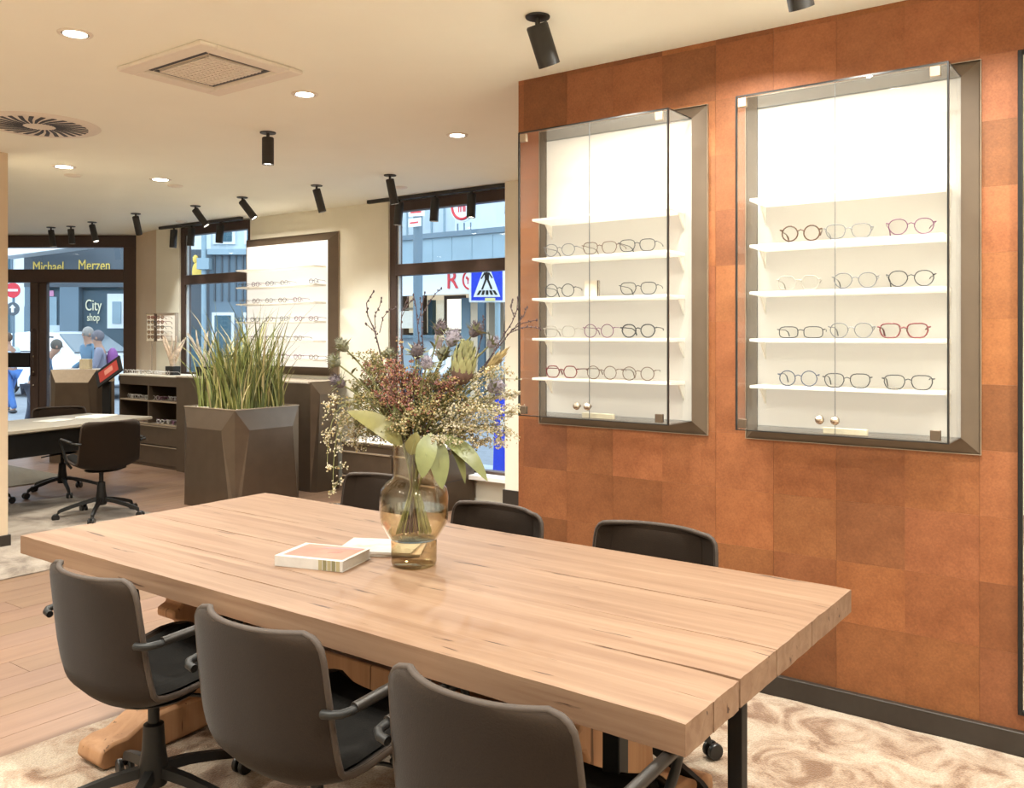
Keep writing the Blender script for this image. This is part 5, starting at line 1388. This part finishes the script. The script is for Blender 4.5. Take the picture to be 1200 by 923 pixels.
cab_ = lof([sec(-1.98, .96, 1.02, .78, .74), sec(-1.62, .96, 1.46, .78, .60), sec(-.6, .96, 1.52, .78, .62), sec(.25, .96, 1.46, .78, .60), sec(1.05, .93, .99, .76, .72)], 'cabin', cw_, car)
for s in (-1, 1):
    MB().add([(-1.55, s*.755, 1.03), (.62, s*.755, 1.03), (.20, s*.640, 1.40), (-1.45, s*.645, 1.40), (-1.55, s*.79, 1.03), (.62, s*.79, 1.03), (.20, s*.675, 1.40), (-1.45, s*.68, 1.40)], [(4, 5, 6, 7), (0, 3, 2, 1), (0, 1, 5, 4), (1, 2, 6, 5), (2, 3, 7, 6), (3, 0, 4, 7)]).build('side_window', cg, cab_)
    MB().box((-.42, s*.70 - .04, 1.03), (-.36, s*.70 + .04, 1.42)).build('door_post', cw_, cab_)
    for xx in (-1.30, 1.32):
        w = MB().lathe([(.20, -.10), (.31, -.10), (.33, -.07), (.33, .07), (.31, .10), (.20, .10)], 24); w.xf(Matrix.Translation((xx, s*.80, .33)) @ Matrix.Rotation(PI/2, 4, 'X')); ww = w.build('wheel', ct, car)
        h_ = MB().lathe([(.19, -.105), (.03, -.115), (.03, .115), (.19, .105)], 16); h_.xf(Matrix.Translation((xx, s*.80, .33)) @ Matrix.Rotation(PI/2, 4, 'X')); h_.build('hub', chub, ww)
    MB().ball((1.96, s*.52, .66), (.10, .16, .08), 10, 6).build('headlight', plain('headlight', (.75, .8, .85), .1), car)
    MB().ball((.70, s*.95, 1.04), (.07, .10, .07), 10, 6).build('wing_mirror', cw_, car)
MB().add([(.30, -.58, 1.42), (.30, .58, 1.42), (1.02, .70, 1.02), (1.02, -.70, 1.02), (.33, -.58, 1.46), (.33, .58, 1.46), (1.08, .70, 1.04), (1.08, -.70, 1.04)], [(4, 7, 6, 5), (0, 1, 2, 3), (0, 4, 5, 1), (1, 5, 6, 2), (2, 6, 7, 3), (3, 7, 4, 0)]).build('windscreen', plain('windscreen', (.13, .17, .20), .12, spec=.3), cab_)
MB().box((2.0, -.35, .40), (2.10, .35, .50)).build('grille', ct, car)

# ---------------------------------------------------------------- people in the street
def skin_chain(name, verts, edges, radii, mat, parent, root=0, lv=1):
    me = bpy.data.meshes.new(name); me.from_pydata(verts, edges, []); me.materials.append(mat)
    o = bpy.data.objects.new(name, me); COL.objects.link(o); o.parent = parent
    m = o.modifiers.new('skin', 'SKIN'); m.use_smooth_shade = True
    sv = me.skin_vertices[0].data
    for i, r in enumerate(radii):
        sv[i].radius = r if isinstance(r, tuple) else (r, r); sv[i].use_root = (i == root)
    s = o.modifiers.new('subsurf', 'SUBSURF'); s.levels = lv; s.render_levels = lv
    return o
skin_m = plain('skin', (.36, .20, .135), .6, noise=.05); shoe_m = plain('shoe_dark', (.03, .03, .035), .6)
def person(label, loc, rz, top, trouser, hair, stride=.18, lean=0.0, bag=None, h=1.0, armbend=.25, hairlen=.0):
    t = thing('person', label, 'person', loc, rz); t.scale = (h, h, h)
    topm = plain('jacket', top, .8, noise=.12, nscale=9); trm = plain('trousers', trouser, .8, noise=.1, nscale=9); hm = plain('hair', hair, .8, noise=.2, nscale=40)
    ln = lean
    hip = (0, 0, .92); wst = (0, .02 + ln*.2, 1.06); chs = (0, .03 + ln*.55, 1.30); nk = (0, .04 + ln*.85, 1.47); hd = (0, .06 + ln*1.0, 1.56); crown = (0, .055 + ln*1.12, 1.68)
    V = [hip, wst, chs, nk, hd, crown]; E = [(0, 1), (1, 2), (2, 3), (3, 4), (4, 5)]; Rr = [(.14, .11), (.13, .10), (.16, .115), .052, (.070, .088), (.062, .075)]
    joints = {}
    for s in (-1, 1):
        f = s*stride
        b0 = len(V)
        V += [(s*.09, 0, .86), (s*.10, f*.5 + .03, .48), (s*.10, f*.9 - .02, .09), (s*.105, f*.9 + .12, .045)]
        E += [(0, b0), (b0, b0+1), (b0+1, b0+2), (b0+2, b0+3)]; Rr += [.088, .056, .040, .034]
        a0 = len(V)
        V += [(s*.19, chs[1] + .0, 1.39 - abs(ln)*.1), (s*.235, chs[1] - f*.35, 1.13 - abs(ln)*.1), (s*.22, chs[1] + armbend - f*.3, .98), (s*.215, chs[1] + armbend + .08 - f*.3, .93)]
        E += [(2, a0), (a0, a0+1), (a0+1, a0+2), (a0+2, a0+3)]; Rr += [.056, .044, .034, .028]
        joints[s] = (b0, a0)
    skin_chain('body', V, E, Rr, skin_m, t)
    # jacket and trousers follow the same joints, a little wider
    jv = [hip, wst, chs, (nk[0], nk[1], nk[2] - .05)]; je = [(0, 1), (1, 2), (2, 3)]; jr = [(.168, .135), (.155, .125), (.185, .14), .072]
    tv = [hip]; te = []; tr_ = [(.155, .125)]
    for s in (-1, 1):
        b0, a0 = joints[s]
        k = len(jv); jv += [V[a0], V[a0+1], V[a0+2]]; je += [(2, k), (k, k+1), (k+1, k+2)]; jr += [.074, .060, .048]
        k = len(tv); tv += [V[b0], V[b0+1], V[b0+2]]; te += [(0, k), (k, k+1), (k+1, k+2)]; tr_ += [.105, .075, .062]
        shp = V[b0+2]
        MB().ball((shp[0], shp[1] + .06, .045), (.05, .13, .045), 10, 6).build('shoe', shoe_m, t)
        hx, hy, hz = V[a0+3]
        hnd = MB()
        for q in range(4):
            hnd.tube([(hx + (q-1.5)*.016, hy, hz), (hx + (q-1.5)*.018, hy + .045, hz - .03), (hx + (q-1.5)*.016, hy + .055, hz - .075 + .006*abs(q-1.5))], [.010, .009, .006], 6)
        hnd.tube([(hx - s*.03, hy - .02, hz), (hx - s*.05, hy + .02, hz - .03)], [.010, .007], 6); hnd.build('fingers', skin_m, t)
    skin_chain('jacket', jv, je, jr, topm, t); skin_chain('trousers', tv, te, tr_, trm, t)
    c = Vector(hd)*.45 + Vector(crown)*.55
    hb = MB().ball((c.x, c.y - .018, c.z + .018), (.090, .104, .108), 14, 9)
    if hairlen: hb.ball((c.x, c.y - .05, c.z - hairlen*.5), (.075, .06, .09 + hairlen*.5), 12, 8)
    hb.build('hair', hm, t)
    fc = MB(); yy = c.y + .082
    fc.tube([(0, yy - .005, c.z + .0), (0, yy + .016, c.z - .032), (0, yy + .002, c.z - .042)], [.008, .012, .008], 6); fc.build('nose', skin_m, t)
    for s in (-1, 1):
        MB().ball((s*.030, yy - .006, c.z - .002), (.011, .007, .007), 8, 5).build('eye', shoe_m, t)
        MB().ball((s*.078, c.y, c.z - .02), (.012, .022, .032), 8, 5).build('ear', skin_m, t)
    MB().ball((0, yy - .006, c.z - .070), (.024, .008, .006), 8, 5).build('mouth', plain('lips', (.40, .14, .12), .5), t)
    if bag == 'pack':
        MB().ball((0, chs[1] - .20, 1.22), (.16, .10, .22), 12, 8).build('backpack', plain('pack_purple', (.20, .05, .22), .7), t)
    if bag == 'bag':
        b = MB().box((.24, armbend - .1, .50), (.30, armbend + .22, .80)).build('bag', shoe_m, t, bevel=.02)
        MB().tube([(.27, armbend - .05, .79), (.25, armbend + .06, .96), (.27, armbend + .17, .79)], .01, 6).build('bag_handle', shoe_m, b)
    return t
G0 = -.2
person('person in a pale jacket and blue jeans carrying a dark bag, walking past the door', (*corner(-10.9, 19.3)[:2], G0), YAW + 1.2, (.45, .53, .62), (.06, .16, .42), (.10, .06, .04), .24, .05, 'bag', 1.0)
person('person in a blue jacket bending forward in front of the white car', (*corner(-8.12, 15.0)[:2], G0), YAW - 1.3, (.06, .12, .20), (.04, .05, .08), (.10, .09, .08), .12, .35, None, .93)
person('person in a blue jacket with white hair, seen in front of the car', (*corner(-8.03, 17.0)[:2], G0), YAW + 2.6, (.09, .17, .25), (.06, .07, .10), (.26, .24, .22), .14, .05, None, 1.06)
person('person in a grey hooded top carrying a purple backpack', (*corner(-7.36, 16.0)[:2], G0), YAW + 1.9, (.20, .20, .26), (.06, .07, .10), (.13, .12, .14), .16, .05, 'pack', 1.02)
person('person with brown hair and pale coat outside the near window', (-8.95, 12.3, G0), .6, (.62, .66, .70), (.15, .22, .34), (.16, .08, .04), .16, .0, None, 1.0, .22, .12)
person('person in a pale beige top with reddish hair outside the near window', (-8.2, 12.8, G0), -.4, (.70, .66, .60), (.10, .12, .2), (.30, .08, .05), .14, 0, None, .98)
person('person in a white shirt standing across the street behind the twigs', (-10.6, 12.2, G0), PI, (.78, .80, .80), (.2, .22, .25), (.40, .26, .18), .08, 0, None, 1.0)
person('person in dark clothes at the right edge of the near window', (-7.05, 10.9, G0), 1.0, (.03, .035, .07), (.03, .03, .05), (.04, .03, .03), .14, 0, None, 1.0)
